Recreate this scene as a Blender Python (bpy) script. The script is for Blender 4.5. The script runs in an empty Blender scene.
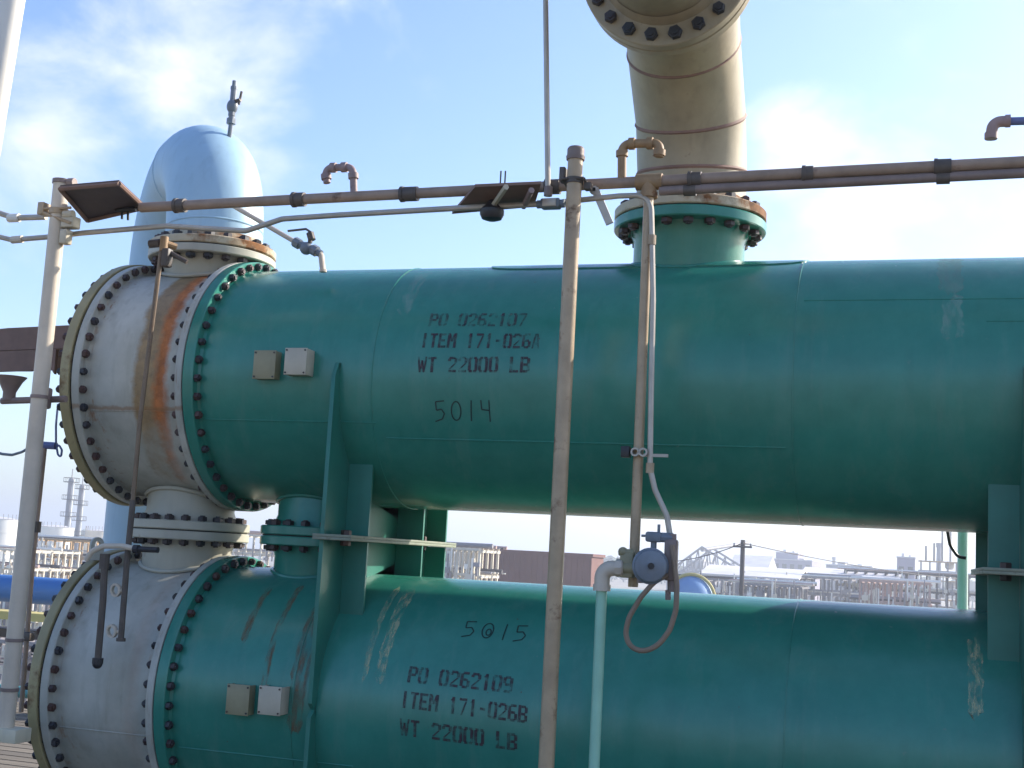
import bpy, bmesh, math, random
from mathutils import Vector, Matrix
random.seed(7)
SC = bpy.context.scene
COL = SC.collection
R_ = math.radians

# ------------------------------------------------------------------ camera
CF = 1284.97
CAM = Vector((0.0, -5.9346, -0.8066))
CR = Vector((0.95136982, 0.30344709, 0.05305961))
CU = Vector((-0.00972103, -0.14258387, 0.98973499))
CW = Vector((-0.30789764, 0.94211979, 0.13270017))
cd = bpy.data.cameras.new("camera")
cam = bpy.data.objects.new("camera", cd)
COL.objects.link(cam)
m = Matrix((CR, CU, -CW)).transposed().to_4x4()
m.translation = CAM
cam.matrix_world = m
cd.sensor_width = 36.0
cd.lens = CF * 36.0 / 1024.0
cd.clip_start = 0.05
cd.clip_end = 20000
SC.camera = cam


def at(px, py, Y):
    """place in the world seen at this spot of the photograph, on the upright plane y = Y"""
    d = CW + CR * ((px - 512) / CF) - CU * ((py - 384) / CF)
    return CAM + d * ((Y - CAM.y) / d.y)


# ------------------------------------------------------------------ materials
def lin(r, g, b):
    f = lambda c: (c / 255) / 12.92 if c / 255 <= 0.04045 else ((c / 255 + 0.055) / 1.055) ** 2.4
    return (f(r), f(g), f(b), 1.0)


class NT:
    def __init__(s, name):
        s.m = bpy.data.materials.new(name)
        s.m.use_nodes = True
        s.t = s.m.node_tree
        s.b = s.t.nodes['Principled BSDF']
        s.out = s.t.nodes['Material Output']

    def n(s, t, **kw):
        o = s.t.nodes.new(t)
        for k, v in kw.items():
            if k in o.inputs:
                o.inputs[k].default_value = v
            else:
                setattr(o, k, v)
        return o

    def l(s, a, b):
        s.t.links.new(a, b)

    def coord(s, scale=(1, 1, 1), rot=(0, 0, 0)):
        tc = s.n('ShaderNodeTexCoord')
        mp = s.n('ShaderNodeMapping')
        mp.inputs['Scale'].default_value = scale
        mp.inputs['Rotation'].default_value = rot
        s.l(tc.outputs['Object'], mp.inputs['Vector'])
        return mp.outputs['Vector']

    def noise(s, vec, scale, detail=4, rough=0.55):
        o = s.n('ShaderNodeTexNoise')
        o.inputs['Scale'].default_value = scale
        o.inputs['Detail'].default_value = detail
        o.inputs['Roughness'].default_value = rough
        s.l(vec, o.inputs['Vector'])
        return o.outputs['Fac']

    def ramp(s, fac, a, b, ca=(0, 0, 0, 1), cb=(1, 1, 1, 1)):
        o = s.n('ShaderNodeValToRGB')
        e = o.color_ramp.elements
        e[0].position = a; e[1].position = b
        e[0].color = ca; e[1].color = cb
        s.l(fac, o.inputs['Fac'])
        return o.outputs['Color']

    def mix(s, fac, a, b, mode='MIX'):
        o = s.n('ShaderNodeMix', data_type='RGBA', blend_type=mode)
        for i, v in ((0, fac), (6, a), (7, b)):
            if hasattr(v, 'is_output'):
                s.l(v, o.inputs[i])
            else:
                o.inputs[i].default_value = v
        return o.outputs[2]

    def math(s, op, a, b=0.0, clamp=False):
        o = s.n('ShaderNodeMath', operation=op, use_clamp=clamp)
        for i, v in ((0, a), (1, b)):
            if hasattr(v, 'is_output'):
                s.l(v, o.inputs[i])
            else:
                o.inputs[i].default_value = v
        return o.outputs[0]

    def bump(s, h, strength=0.2, dist=0.01):
        o = s.n('ShaderNodeBump')
        o.inputs['Strength'].default_value = strength
        o.inputs['Distance'].default_value = dist
        s.l(h, o.inputs['Height'])
        s.l(o.outputs['Normal'], s.b.inputs['Normal'])


def painted(name, base, rough=0.45, var=0.25, rust=0.0, rustcol=(110, 55, 25), scale=3.0, streak=True, metal=0.0,
            bump=0.08, rust_scale=6.0, spec=0.5, wobble=0.0, vary=0.0, drip=0.22):
    q = NT(name)
    v = q.coord()
    c = lin(*base)
    big = q.noise(v, scale, 5, 0.6)
    dark = tuple(x * (1 - var) for x in c[:3]) + (1,)
    lite = tuple(min(1, x * (1 + var * 0.8) + 0.004) for x in c[:3]) + (1,)
    colr = q.ramp(big, 0.3, 0.72, dark, lite)
    if streak:
        sv = q.coord(scale=(9, 9, 0.7))
        st = q.ramp(q.noise(sv, 2.2, 4, 0.6), 0.52, 0.78)
        colr = q.mix(q.math('MULTIPLY', st, drip), colr, tuple(x * 0.55 for x in c[:3]) + (1,))
    if wobble > .006:
        mot = q.ramp(q.noise(v, 9, 6, 0.7), 0.36, 0.70, (c[0] * .74, c[1] * .80, c[2] * .80, 1), (c[0] * 1.5 + .008, c[1] * 1.14, c[2] * 1.16, 1))
        colr = q.mix(0.42, colr, mot)
        ck = q.ramp(q.noise(q.coord(scale=(5, 3, .9)), 1.6, 6, 0.65), 0.54, 0.74)
        colr = q.mix(q.math('MULTIPLY', ck, 0.16), colr, lin(128, 158, 142))
        chips = q.ramp(q.noise(v, 34, 3, 0.6), 0.745, 0.765)
        colr = q.mix(q.math('MULTIPLY', chips, 0.7), colr, lin(74, 66, 48))
    if rust > 0:
        rn = q.noise(v, rust_scale, 6, 0.68)
        mask = q.ramp(rn, 0.74 - 0.4 * rust, 0.84 - 0.34 * rust)
        rc = q.ramp(q.noise(v, rust_scale * 5, 3), 0.3, 0.7, lin(*[int(x * 0.6) for x in rustcol]), lin(*rustcol))
        colr = q.mix(mask, colr, rc)
        rr = q.math('ADD', q.math('MULTIPLY', mask, 0.35), rough, True)
        q.l(rr, q.b.inputs['Roughness'])
    else:
        rn = q.noise(v, scale * 4, 3)
        q.l(q.math('ADD', q.math('MULTIPLY', rn, 0.18), rough - 0.09), q.b.inputs['Roughness'])
    if vary:
        oi = q.n('ShaderNodeObjectInfo')
        colr = q.mix(q.math('MULTIPLY', q.ramp(oi.outputs['Random'], 0.45, 1.0), vary), colr, lin(*rustcol))
    q.l(colr, q.b.inputs['Base Color'])
    q.b.inputs['Metallic'].default_value = metal
    q.b.inputs['Specular IOR Level'].default_value = spec
    if bump or wobble:
        h = q.math('MULTIPLY', q.noise(v, 28, 3), 0.01 * bump)
        if wobble:
            h = q.math('ADD', h, q.math('MULTIPLY', q.noise(v, 2.3, 2, 0.4), wobble))
        q.bump(h, 1.0, 1.0)
    return q.m


M = {}
M['teal'] = painted('teal_paint', (42, 127, 109), 0.26, 0.17, 0.10, (70, 74, 52), scale=1.3, bump=0.05, wobble=0.008, drip=0.34, rust_scale=11, spec=0.5)
M['teal_frame'] = painted('teal_plate_paint', (30, 112, 96), 0.45, 0.18, 0.14, (95, 70, 40), scale=3)
M['bolt'] = painted('dark_bolt_steel', (34, 34, 38), 0.5, 0.4, 0.28, (92, 54, 38), scale=20, streak=False, rust_scale=12, vary=0.6)
M['cream'] = painted('cream_paint', (180, 176, 146), 0.5, 0.16, 0.36, (138, 92, 44), scale=4)
M['blue'] = painted('sky_blue_paint', (160, 190, 206), 0.42, 0.10, 0.05, (120, 130, 130), scale=2, bump=0.03, drip=0.3, wobble=0.004)
M['tan'] = painted('tan_paint', (162, 146, 116), 0.5, 0.22, 0.22, (118, 88, 60), scale=3, drip=0.42, wobble=0.003)
M['tan_pole'] = painted('tan_pole_paint', (176, 152, 120), 0.4, 0.25, 0.42, (132, 96, 66), scale=6, rust_scale=9)
M['grey_post'] = painted('pale_grey_paint', (204, 190, 170), 0.5, 0.14, 0.14, (140, 110, 84), scale=5)
M['rusty_pipe'] = painted('rusty_pipe', (152, 130, 112), 0.55, 0.25, 0.36, (114, 82, 64), scale=8, rust_scale=8)
M['rust'] = painted('heavy_rust', (112, 66, 40), 0.8, 0.4, 0.5, (140, 84, 40), scale=9, streak=False)
M['conduit'] = painted('galvanised_conduit', (182, 172, 158), 0.42, 0.15, 0.05, (130, 110, 90), scale=8, metal=0.35)
M['mauve_pipe'] = painted('weathered_mauve_pipe', (130, 112, 104), 0.5, 0.2, 0.16, (120, 84, 66), scale=8)
M['dark_hood'] = painted('dark_brown_steel', (70, 54, 50), 0.6, 0.3, 0.3, (96, 58, 44), scale=6)
M['brown_hood'] = painted('brown_weathered_steel', (124, 96, 82), 0.65, 0.25, 0.25, (104, 68, 48), scale=6)
M['black'] = painted('black_plastic', (24, 24, 30), 0.4, 0.3, 0, scale=8, streak=False)
M['dark_metal'] = painted('dark_dirty_steel', (84, 74, 66), 0.55, 0.3, 0.36, (104, 68, 46), scale=10)
M['pale_green'] = painted('pale_green_paint', (148, 198, 172), 0.45, 0.12, 0.08, (130, 110, 70), scale=6)
M['white_paint'] = painted('white_paint', (222, 216, 204), 0.5, 0.06, 0.0, scale=3)
M['grey_cast'] = painted('grey_cast_metal', (116, 124, 132), 0.45, 0.18, 0.06, (100, 80, 60), scale=12)
M['hose'] = painted('brown_grey_hose', (132, 112, 92), 0.55, 0.2, 0, scale=14, streak=False)
M['plate_tan'] = painted('tan_bracket_paint', (146, 138, 106), 0.5, 0.15, 0.15, scale=8)
M['plate_white'] = painted('pale_plate_metal', (184, 174, 152), 0.4, 0.1, 0.05, scale=8)
M['gasket'] = painted('dark_gasket', (30, 30, 30), 0.8, 0.2, 0, streak=False)
M['pink_rust'] = painted('pinkish_rust_fitting', (150, 128, 124), 0.6, 0.25, 0.22, (112, 76, 62), scale=14, rust_scale=12)
M['ochre_rust'] = painted('ochre_rust_fitting', (150, 120, 84), 0.6, 0.25, 0.4, (128, 74, 34), scale=14, rust_scale=12)
M['vent_rust'] = painted('dark_rusty_tube', (120, 98, 74), 0.5, 0.3, 0.5, (112, 70, 42), scale=8, rust_scale=6)
M['beam_pale'] = painted('pale_cream_beam', (206, 196, 170), 0.55, 0.12, 0.12, scale=5)


def channel_mat(name, xs, strength):
    """off-white barrel paint with the rust band that runs round it beside the big flange, and fine streaks"""
    q = NT(name)
    tc = q.n('ShaderNodeTexCoord')
    v = tc.outputs['Object']
    sep = q.n('ShaderNodeSeparateXYZ')
    q.l(v, sep.inputs[0])
    base = q.ramp(q.noise(v, 3.2, 5, 0.6), 0.3, 0.72, lin(158, 158, 146), lin(194, 192, 180))
    sv = q.coord(scale=(10, 10, 0.8))
    base = q.mix(q.math('MULTIPLY', q.ramp(q.noise(sv, 2.0, 4), 0.5, 0.76), 0.35), base, lin(120, 116, 98))
    # rust band: a brown outer edge and an orange core, both with broken edges
    nz = q.math('SUBTRACT', q.noise(v, 3.4, 7, 0.68), 0.5)
    nf = q.math('SUBTRACT', q.noise(v, 26, 4, 0.7), 0.5)
    x = q.math('ADD', sep.outputs['X'], q.math('ADD', q.math('MULTIPLY', nz, 0.11), q.math('MULTIPLY', nf, 0.03)))

    def strip(cx, hw, soft):
        d = q.math('ABSOLUTE', q.math('SUBTRACT', x, cx))
        return q.math('DIVIDE', q.math('SUBTRACT', hw, d), soft, True)
    zr = q.ramp(q.math('ADD', q.math('MULTIPLY', sep.outputs['Z'], 0.8), q.math('ADD', 0.5, q.math('MULTIPLY', nz, 0.6))), 0.05, 0.30)
    outer = q.math('MULTIPLY', q.math('MULTIPLY', strip(xs - 0.035, 0.085, 0.03), zr), strength * 0.85, True)
    core = q.math('MULTIPLY', q.math('MULTIPLY', strip(xs + 0.035, 0.050, 0.035), zr), strength * 0.95, True)
    c = q.mix(outer, base, q.ramp(q.noise(v, 12, 6, 0.7), 0.34, 0.68, lin(112, 84, 38), lin(164, 128, 72)))
    c = q.mix(core, c, q.ramp(q.noise(v, 14, 6, 0.7), 0.34, 0.66, lin(140, 78, 34), lin(198, 118, 58)))
    band = core
    dz = q.math('ABSOLUTE', q.math('ADD', sep.outputs['Z'], q.math('ADD', 0.19, q.math('MULTIPLY', nf, 0.03))))
    line = q.math('MULTIPLY', q.math('DIVIDE', q.math('SUBTRACT', 0.016, dz), 0.012, True), strength * 0.6)
    c = q.mix(line, c, lin(136, 98, 56))
    runs = q.ramp(q.noise(q.coord(scale=(26, 26, 1.3)), 1.5, 4, 0.6), 0.56, 0.70)
    near = q.math('MAXIMUM', strip(-0.055, 0.06, 0.05), strip(-0.545, 0.07, 0.06))
    c = q.mix(q.math('MULTIPLY', q.math('MULTIPLY', runs, near), 0.55 + 0.25 * strength, True), c, lin(134, 88, 46))
    # small blooms
    bl = q.ramp(q.noise(v, 5.5, 6, 0.7), 0.66, 0.76)
    c = q.mix(q.math('MULTIPLY', bl, 0.5 * strength), c, lin(150, 106, 60))
    q.l(c, q.b.inputs['Base Color'])
    q.l(q.math('ADD', q.math('MULTIPLY', band, 0.3), 0.5), q.b.inputs['Roughness'])
    q.bump(q.noise(v, 30, 3), 0.06, 0.01)
    return q.m


M['channel_a'] = channel_mat('offwhite_rust_banded_paint', -0.20, 1.0)
M['nozzle_white'] = painted('offwhite_nozzle_paint', (176, 172, 154), 0.5, 0.14, 0.34, (150, 104, 58), scale=4, rust_scale=4)
M['channel_b'] = channel_mat('offwhite_weathered_paint', -0.20, 0.12)


def worn(name, base, lo, hi, amount=1.0, scale=14, rough=0.6, stretch=(1, 1, 1)):
    """thin paint or rust mark whose worn spots let the surface below show"""
    q = NT(name)
    v = q.coord(scale=stretch)
    q.b.inputs['Base Color'].default_value = lin(*base)
    q.b.inputs['Roughness'].default_value = rough
    a = q.ramp(q.noise(v, scale, 5, 0.65), lo, hi)
    tr = q.n('ShaderNodeBsdfTransparent')
    mx = q.n('ShaderNodeMixShader')
    q.l(q.math('MULTIPLY', a, amount), mx.inputs[0])
    q.l(tr.outputs[0], mx.inputs[1])
    q.l(q.b.outputs[0], mx.inputs[2])
    q.l(mx.outputs[0], q.out.inputs['Surface'])
    return q.m


M['stencil'] = worn('worn_black_stencil', (58, 34, 46), 0.33, 0.55, 0.82, 22)
M['stencil_faded'] = worn('faded_black_stencil', (62, 42, 54), 0.37, 0.58, 0.7, 22)
M['marker'] = worn('marker_ink', (16, 40, 40), 0.2, 0.4, 0.85, 20)
M['chalk'] = worn('worn_pale_mark', (206, 204, 160), 0.42, 0.62, 0.45, 16, stretch=(3, 1, 1))
M['chalk_faint'] = worn('faint_pale_mark', (190, 210, 196), 0.38, 0.66, 0.22, 13, stretch=(3, 1, 1))
M['tape'] = worn('dull_paint_patch', (128, 164, 150), 0.22, 0.60, 0.38, 8, stretch=(3, 1, 1))
M['rust_run'] = worn('rust_run', (136, 82, 40), 0.40, 0.66, 0.6, 9, 0.8, stretch=(5, 1, 1))


def flat(name, base, rough=0.7, var=0.15, scale=0.3, bump=0):
    return painted(name, base, rough, var, 0, scale=scale, streak=False, bump=bump)


# ------------------------------------------------------------------ mesh helpers
class MB:
    def __init__(s):
        s.bm = bmesh.new()

    def box(s, c, size, rot=None, bev=0.0):
        b = bmesh.new()
        bmesh.ops.create_cube(b, size=1.0)
        bmesh.ops.scale(b, vec=size, verts=b.verts)
        if bev:
            bmesh.ops.bevel(b, geom=b.edges[:], offset=bev, segments=2, affect='EDGES', profile=0.5)
        if rot is not None:
            bmesh.ops.transform(b, matrix=rot.to_4x4(), verts=b.verts)
        bmesh.ops.translate(b, vec=c, verts=b.verts)
        s.join(b)
        return s

    def join(s, b):
        me = bpy.data.meshes.new("tmp")
        b.to_mesh(me); b.free()
        s.bm.from_mesh(me)
        bpy.data.meshes.remove(me)

    def prism(s, pts, off):
        """polygon (list of points) pushed along off"""
        off = Vector(off)
        a = [s.bm.verts.new(Vector(p)) for p in pts]
        b = [s.bm.verts.new(Vector(p) + off) for p in pts]
        n = len(pts)
        f1 = s.bm.faces.new(a)
        f2 = s.bm.faces.new(b[::-1])
        for i in range(n):
            s.bm.faces.new((a[i], b[i], b[(i + 1) % n], a[(i + 1) % n]))
        bmesh.ops.triangulate(s.bm, faces=[f1, f2])
        return s

    def tube(s, pts, r, seg=12, bend=0.0, caps=True, rr=None):
        pts = [Vector(p) for p in pts]
        if bend and len(pts) > 2:
            o = [pts[0]]
            for i in range(1, len(pts) - 1):
                a, b, c = pts[i - 1], pts[i], pts[i + 1]
                u = (a - b); w = (c - b)
                lu, lw = u.length, w.length
                u.normalize(); w.normalize()
                ang = u.angle(w)
                if ang > math.pi - 0.02:
                    o.append(b); continue
                t = min(bend / math.tan(ang / 2), lu * 0.49, lw * 0.49)
                rad = t * math.tan(ang / 2)
                bis = (u + w).normalized()
                cen = b + bis * (rad / math.sin(ang / 2))
                p0 = b + u * t - cen; p1 = b + w * t - cen
                k = max(3, int((math.pi - ang) / 0.2))
                tot = p0.angle(p1)
                ax = p0.cross(p1).normalized()
                for j in range(k + 1):
                    o.append(cen + Matrix.Rotation(tot * j / k, 3, ax) @ p0)
            o.append(pts[-1])
            pts = o
        n = len(pts)
        tang = []
        for i in range(n):
            a = pts[max(i - 1, 0)]; b = pts[min(i + 1, n - 1)]
            tang.append((b - a).normalized())
        up = Vector((0, 0, 1)) if abs(tang[0].z) < 0.9 else Vector((1, 0, 0))
        x = tang[0].cross(up).normalized()
        rings = []
        for i in range(n):
            if i:
                q = tang[i - 1].rotation_difference(tang[i])
                x = (q @ x)
                x = (x - tang[i] * x.dot(tang[i])).normalized()
            y = tang[i].cross(x)
            ri = rr[i] if rr else r
            rings.append([s.bm.verts.new(pts[i] + (x * math.cos(2 * math.pi * k / seg) + y * math.sin(2 * math.pi * k / seg)) * ri)
                          for k in range(seg)])
        for i in range(n - 1):
            for k in range(seg):
                s.bm.faces.new((rings[i][k], rings[i][(k + 1) % seg], rings[i + 1][(k + 1) % seg], rings[i + 1][k]))
        if caps:
            s.bm.faces.new(rings[0][::-1]); s.bm.faces.new(rings[-1])
        return s

    def lathe(s, o, ax, prof, seg=48, closed=False):
        """prof: list of (distance along ax, radius)"""
        o = Vector(o); ax = Vector(ax).normalized()
        up = Vector((0, 0, 1)) if abs(ax.z) < 0.9 else Vector((1, 0, 0))
        x = ax.cross(up).normalized(); y = ax.cross(x)
        rings = []
        for (h, r) in prof:
            if r < 1e-6:
                rings.append([s.bm.verts.new(o + ax * h)] * seg)
            else:
                rings.append([s.bm.verts.new(o + ax * h + (x * math.cos(2 * math.pi * k / seg) + y * math.sin(2 * math.pi * k / seg)) * r)
                              for k in range(seg)])
        n = len(prof)
        for i in range(n if closed else n - 1):
            a = rings[i]; b = rings[(i + 1) % n]
            for k in range(seg):
                vs = []
                for v in (a[k], a[(k + 1) % seg], b[(k + 1) % seg], b[k]):
                    if v not in vs:
                        vs.append(v)
                if len(vs) > 2:
                    s.bm.faces.new(vs)
        return s

    def flange(s, o, ax, h0, h1, ri, ro, seg=64, ch=0.006):
        return s.lathe(o, ax, [(h0, ri), (h0, ro - ch), (h0 + ch, ro), (h1 - ch, ro), (h1, ro - ch), (h1, ri)], seg, True)

    def hexnut(s, o, ax, h0, h1, r):
        o = Vector(o); ax = Vector(ax)
        s.lathe(o, ax, [(h0, 0), (h0, r), (h1 - 0.15 * (h1 - h0), r), (h1, r * 0.86), (h1, 0)], 6)
        return s

    def ball(s, c, r, sx=(1, 1, 1), seg=16):
        b = bmesh.new()
        bmesh.ops.create_uvsphere(b, u_segments=seg, v_segments=seg // 2, radius=r)
        bmesh.ops.scale(b, vec=sx, verts=b.verts)
        bmesh.ops.translate(b, vec=c, verts=b.verts)
        s.join(b)
        return s

    def build(s, name, mat, parent=None, origin=None, label=None):
        """link the collected shapes as ONE mesh object"""
        org = Vector(origin) if origin is not None else (Vector(parent['_o']) if parent is not None else Vector((0, 0, 0)))
        bmesh.ops.translate(s.bm, vec=-org, verts=s.bm.verts)
        bmesh.ops.recalc_face_normals(s.bm, faces=s.bm.faces)
        for f in s.bm.faces:
            f.smooth = True
        me = bpy.data.meshes.new(name)
        s.bm.to_mesh(me); s.bm.free()
        me.set_sharp_from_angle(angle=R_(32))
        me.materials.append(M[mat] if isinstance(mat, str) else mat)
        o = bpy.data.objects.new(name, me)
        COL.objects.link(o)
        if parent is not None:
            o.parent = parent
        else:
            o.location = org
        o['_o'] = list(org)
        if label:
            o['label'] = label
        return o


def tag(o, label=None, cat=None, group=None, kind=None):
    if label: o['label'] = label
    if cat: o['category'] = cat
    if group: o['group'] = group
    if kind: o['kind'] = kind
    return o


def thing(name, loc, label, cat, group=None):
    o = bpy.data.objects.new(name, None)
    COL.objects.link(o)
    o.empty_display_size = 0.1
    o.location = loc
    o['_o'] = list(loc)
    return tag(o, label, cat, group)


def place_copies(proto, parent, mats):
    """copies of one mesh under parent, one per matrix (world), the source being the first"""
    po = Vector(parent['_o'])
    for i, mt in enumerate(mats):
        o = proto if i == 0 else proto.copy()
        if i:
            COL.objects.link(o)
        o.parent = parent
        mm = mt.copy()
        mm.translation = mt.translation - po
        o.matrix_local = mm
    return


def axis_matrix(pos, ax):
    q = Vector((1, 0, 0)).rotation_difference(Vector(ax))
    mm = q.to_matrix().to_4x4()
    mm.translation = pos
    return mm


def stud(name, half0, half1, r_nut, r_stud, parent_mat='bolt', ext=0.006, nut=0.022):
    """stud bolt along +x with a hex nut at both ends"""
    b = MB()
    b.hexnut((half1, 0, 0), (1, 0, 0), 0, nut, r_nut)
    b.hexnut((half0, 0, 0), (-1, 0, 0), 0, nut, r_nut)
    b.tube([(half0 - nut - ext, 0, 0), (half1 + nut + ext, 0, 0)], r_stud, 8)
    return b.build(name, parent_mat)


# ------------------------------------------------------------------ heat exchangers
RS = 0.600       # shell radius
RF = 0.650       # big flange radius
XS = -3.385       # joint between channel and shell flange
XC = -4.078      # outer face of the channel cover
ZL = -1.529      # axis of the lower vessel
ZJ = ZL / 2      # height of the joint between both
X_END = 3.6
A_SEG = 128


def shell_pt(X, a, zc, r):
    return Vector((X, -r * math.cos(a), zc + r * math.sin(a)))


def shell_patch(b, x0, x1, a0, a1, zc, r, th=0.0, n=6.0, power=8):
    """curved plate lying on the shell; rounded corners"""
    cx, ca = (x0 + x1) / 2, (a0 + a1) / 2
    hx, ha = (x1 - x0) / 2, (a1 - a0) / 2
    S, K = 72, 14
    rings = []
    for k in range(K + 1):
        t = k / K
        ring = []
        for i in range(S):
            th_ = 2 * math.pi * i / S
            c, s_ = math.cos(th_), math.sin(th_)
            q = (abs(c) ** power + abs(s_) ** power) ** (-1 / power)
            ring.append((cx + hx * q * c * t, ca + ha * q * s_ * t))
        rings.append(ring)
    V = []
    ctr = b.bm.verts.new(shell_pt(cx, ca, zc, r + th))
    for k in range(1, K + 1):
        V.append([b.bm.verts.new(shell_pt(x, a, zc, r + th)) for x, a in rings[k]])
    if th:
        V.append([b.bm.verts.new(shell_pt(x, a, zc, r - 0.004)) for x, a in rings[K]])
    for i in range(S):
        b.bm.faces.new((ctr, V[0][i], V[0][(i + 1) % S]))
        for k in range(len(V) - 1):
            b.bm.faces.new((V[k][i], V[k + 1][i], V[k + 1][(i + 1) % S], V[k][(i + 1) % S]))


# stencil letters: strokes on a 4 x 6 grid, with the bridges a stencil leaves
def vs(x, y0, y1): return ('v', x, y0, y1)
def hs(y, x0, x1): return ('h', y, x0, x1)
G = {
    '0': [vs(.5, .7, 5.3), vs(3.5, .7, 5.3), hs(5.5, .3, 1.75), hs(5.5, 2.25, 3.7), hs(.5, .3, 1.75), hs(.5, 2.25, 3.7)],
    'O': [vs(.5, .7, 5.3), vs(3.5, .7, 5.3), hs(5.5, .3, 1.75), hs(5.5, 2.25, 3.7), hs(.5, .3, 1.75), hs(.5, 2.25, 3.7)],
    'P': [vs(.5, 0, 6), hs(5.5, 1.3, 3.3), vs(3.5, 3.2, 5.5), hs(2.9, 1.3, 3.3)],
    '1': [vs(2, 0, 6), ('d', 1.0, 4.7, 2.0, 5.8)],
    'I': [vs(2, 0, 6)],
    '2': [hs(5.5, .4, 3.2), vs(3.5, 3.7, 5.5), ('d', 3.4, 3.5, .7, 1.2), hs(.5, .3, 3.8), vs(.5, 4.3, 5.2)],
    '6': [vs(.5, .7, 5.3), hs(5.5, .9, 3.6), hs(.5, 1.0, 3.2), vs(3.5, .6, 2.8), hs(3.1, 1.3, 3.2)],
    '7': [hs(5.5, .2, 3.8), ('d', 3.4, 4.9, 1.5, 0.0)],
    '9': [vs(3.5, .7, 5.3), hs(.5, .4, 3.1), hs(5.5, .8, 3.0), vs(.5, 3.3, 5.4), hs(2.9, .8, 2.7)],
    'T': [hs(5.5, .1, 1.5), hs(5.5, 2.5, 3.9), vs(2, 0, 5.9)],
    'E': [vs(.5, 0, 6), hs(5.5, 1.3, 3.8), hs(3.0, 1.3, 3.2), hs(.5, 1.3, 3.8)],
    'M': [vs(.4, 0, 6), vs(3.6, 0, 6), ('d', .9, 5.6, 1.9, 2.6), ('d', 3.1, 5.6, 2.1, 2.6)],
    'A': [('d', .5, 0, 1.6, 5.9), ('d', 3.5, 0, 2.4, 5.9), hs(1.9, 1.5, 2.5)],
    'B': [vs(.5, 0, 6), hs(5.5, 1.3, 3.2), hs(3.0, 1.3, 3.2), hs(.5, 1.3, 3.2), vs(3.5, 3.4, 5.4), vs(3.5, .6, 2.6)],
    'W': [('d', .2, 6, 1.0, 0), ('d', 3.8, 6, 3.0, 0), ('d', 1.2, 0, 2.0, 4.6), ('d', 2.8, 0, 2.0, 4.6)],
    'L': [vs(.5, 0, 6), hs(.5, 1.3, 3.8)],
    '-': [hs(3.0, .8, 3.2)],
    ' ': [],
}
SW = 0.66


def stencil(b, text, X0, X1, a0, a1, h, zc, r, jit=0.0):
    """one line of stencilled letters on the shell from (X0,a0) to (X1,a1), h metres high"""
    n = len(text)
    pitch = (X1 - X0) / n
    for i, ch in enumerate(text):
        def put(u, v):
            X = X0 + pitch * (i + u / 4.7)
            t = (X - X0) / (X1 - X0)
            return shell_pt(X, a0 + (a1 - a0) * t + (v / 6.0) * h / r, zc, r)
        for st in G[ch]:
            if st[0] == 'v':
                q = [(st[1] - SW, st[2]), (st[1] + SW, st[2]), (st[1] + SW, st[3]), (st[1] - SW, st[3])]
            elif st[0] == 'h':
                q = [(st[2], st[1] - SW * .7), (st[3], st[1] - SW * .7), (st[3], st[1] + SW * .7), (st[2], st[1] + SW * .7)]
            else:
                _, xa, ya, xb, yb = st
                w_ = SW * .62
                q = [(xa - w_, ya), (xa + w_, ya), (xb + w_, yb), (xb - w_, yb)]
            K = 4
            L = []
            for k in range(K + 1):
                t = k / K
                if st[0] == 'h':
                    p0 = put(q[0][0] + (q[1][0] - q[0][0]) * t, q[0][1]); p1 = put(q[3][0] + (q[2][0] - q[3][0]) * t, q[3][1])
                else:
                    p0 = put(q[0][0] + (q[3][0] - q[0][0]) * t, q[0][1] + (q[3][1] - q[0][1]) * t)
                    p1 = put(q[1][0] + (q[2][0] - q[1][0]) * t, q[1][1] + (q[2][1] - q[1][1]) * t)
                L.append((b.bm.verts.new(p0), b.bm.verts.new(p1)))
            for k in range(K):
                b.bm.faces.new((L[k][0], L[k][1], L[k + 1][1], L[k + 1][0]))


def scrawl(b, strokes, X0, X1, a0, a1, h, zc, r, w=0.005):
    """hand-drawn figures: polylines in a box of unit height, laid on the shell"""
    for st in strokes:
        for (p, q) in zip(st[:-1], st[1:]):
            K = 4
            pts = []
            dx, dy = (q[0] - p[0]) * (X1 - X0), (q[1] - p[1]) * h
            ln = math.hypot(dx, dy) or 1
            nx, ny = -dy / ln * w / 2, dx / ln * w / 2
            for k in range(K + 1):
                t = k / K
                X = X0 + (p[0] + (q[0] - p[0]) * t) * (X1 - X0)
                s_ = (p[1] + (q[1] - p[1]) * t) * h
                base = a0 + (a1 - a0) * ((X - X0) / (X1 - X0))
                pts.append((b.bm.verts.new(shell_pt(X + nx, base + (s_ + ny) / r, zc, r)),
                            b.bm.verts.new(shell_pt(X - nx, base + (s_ - ny) / r, zc, r))))
            for k in range(K):
                b.bm.faces.new((pts[k][0], pts[k][1], pts[k + 1][1], pts[k + 1][0]))


def circle_pts(cx, cy, rx, ry, n=14):
    return [(cx + rx * math.sin(2 * math.pi * i / n), cy + ry * math.cos(2 * math.pi * i / n)) for i in range(n + 1)]


FIVE = lambda x: [[(x + .17, 1), (x + .02, .96)], [(x + .02, .96), (x + .03, .55), (x + .12, .6), (x + .17, .38), (x + .13, .12), (x, .0)]]
ZERO = lambda x: [circle_pts(x + .1, .5, .085, .46)]
ONE = lambda x: [[(x + .05, 1), (x + .04, .0)]]
FOUR = lambda x: [[(x + .02, 1), (x + .03, .55), (x + .16, .5)], [(x + .16, 1), (x + .17, -.05)]]


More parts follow.
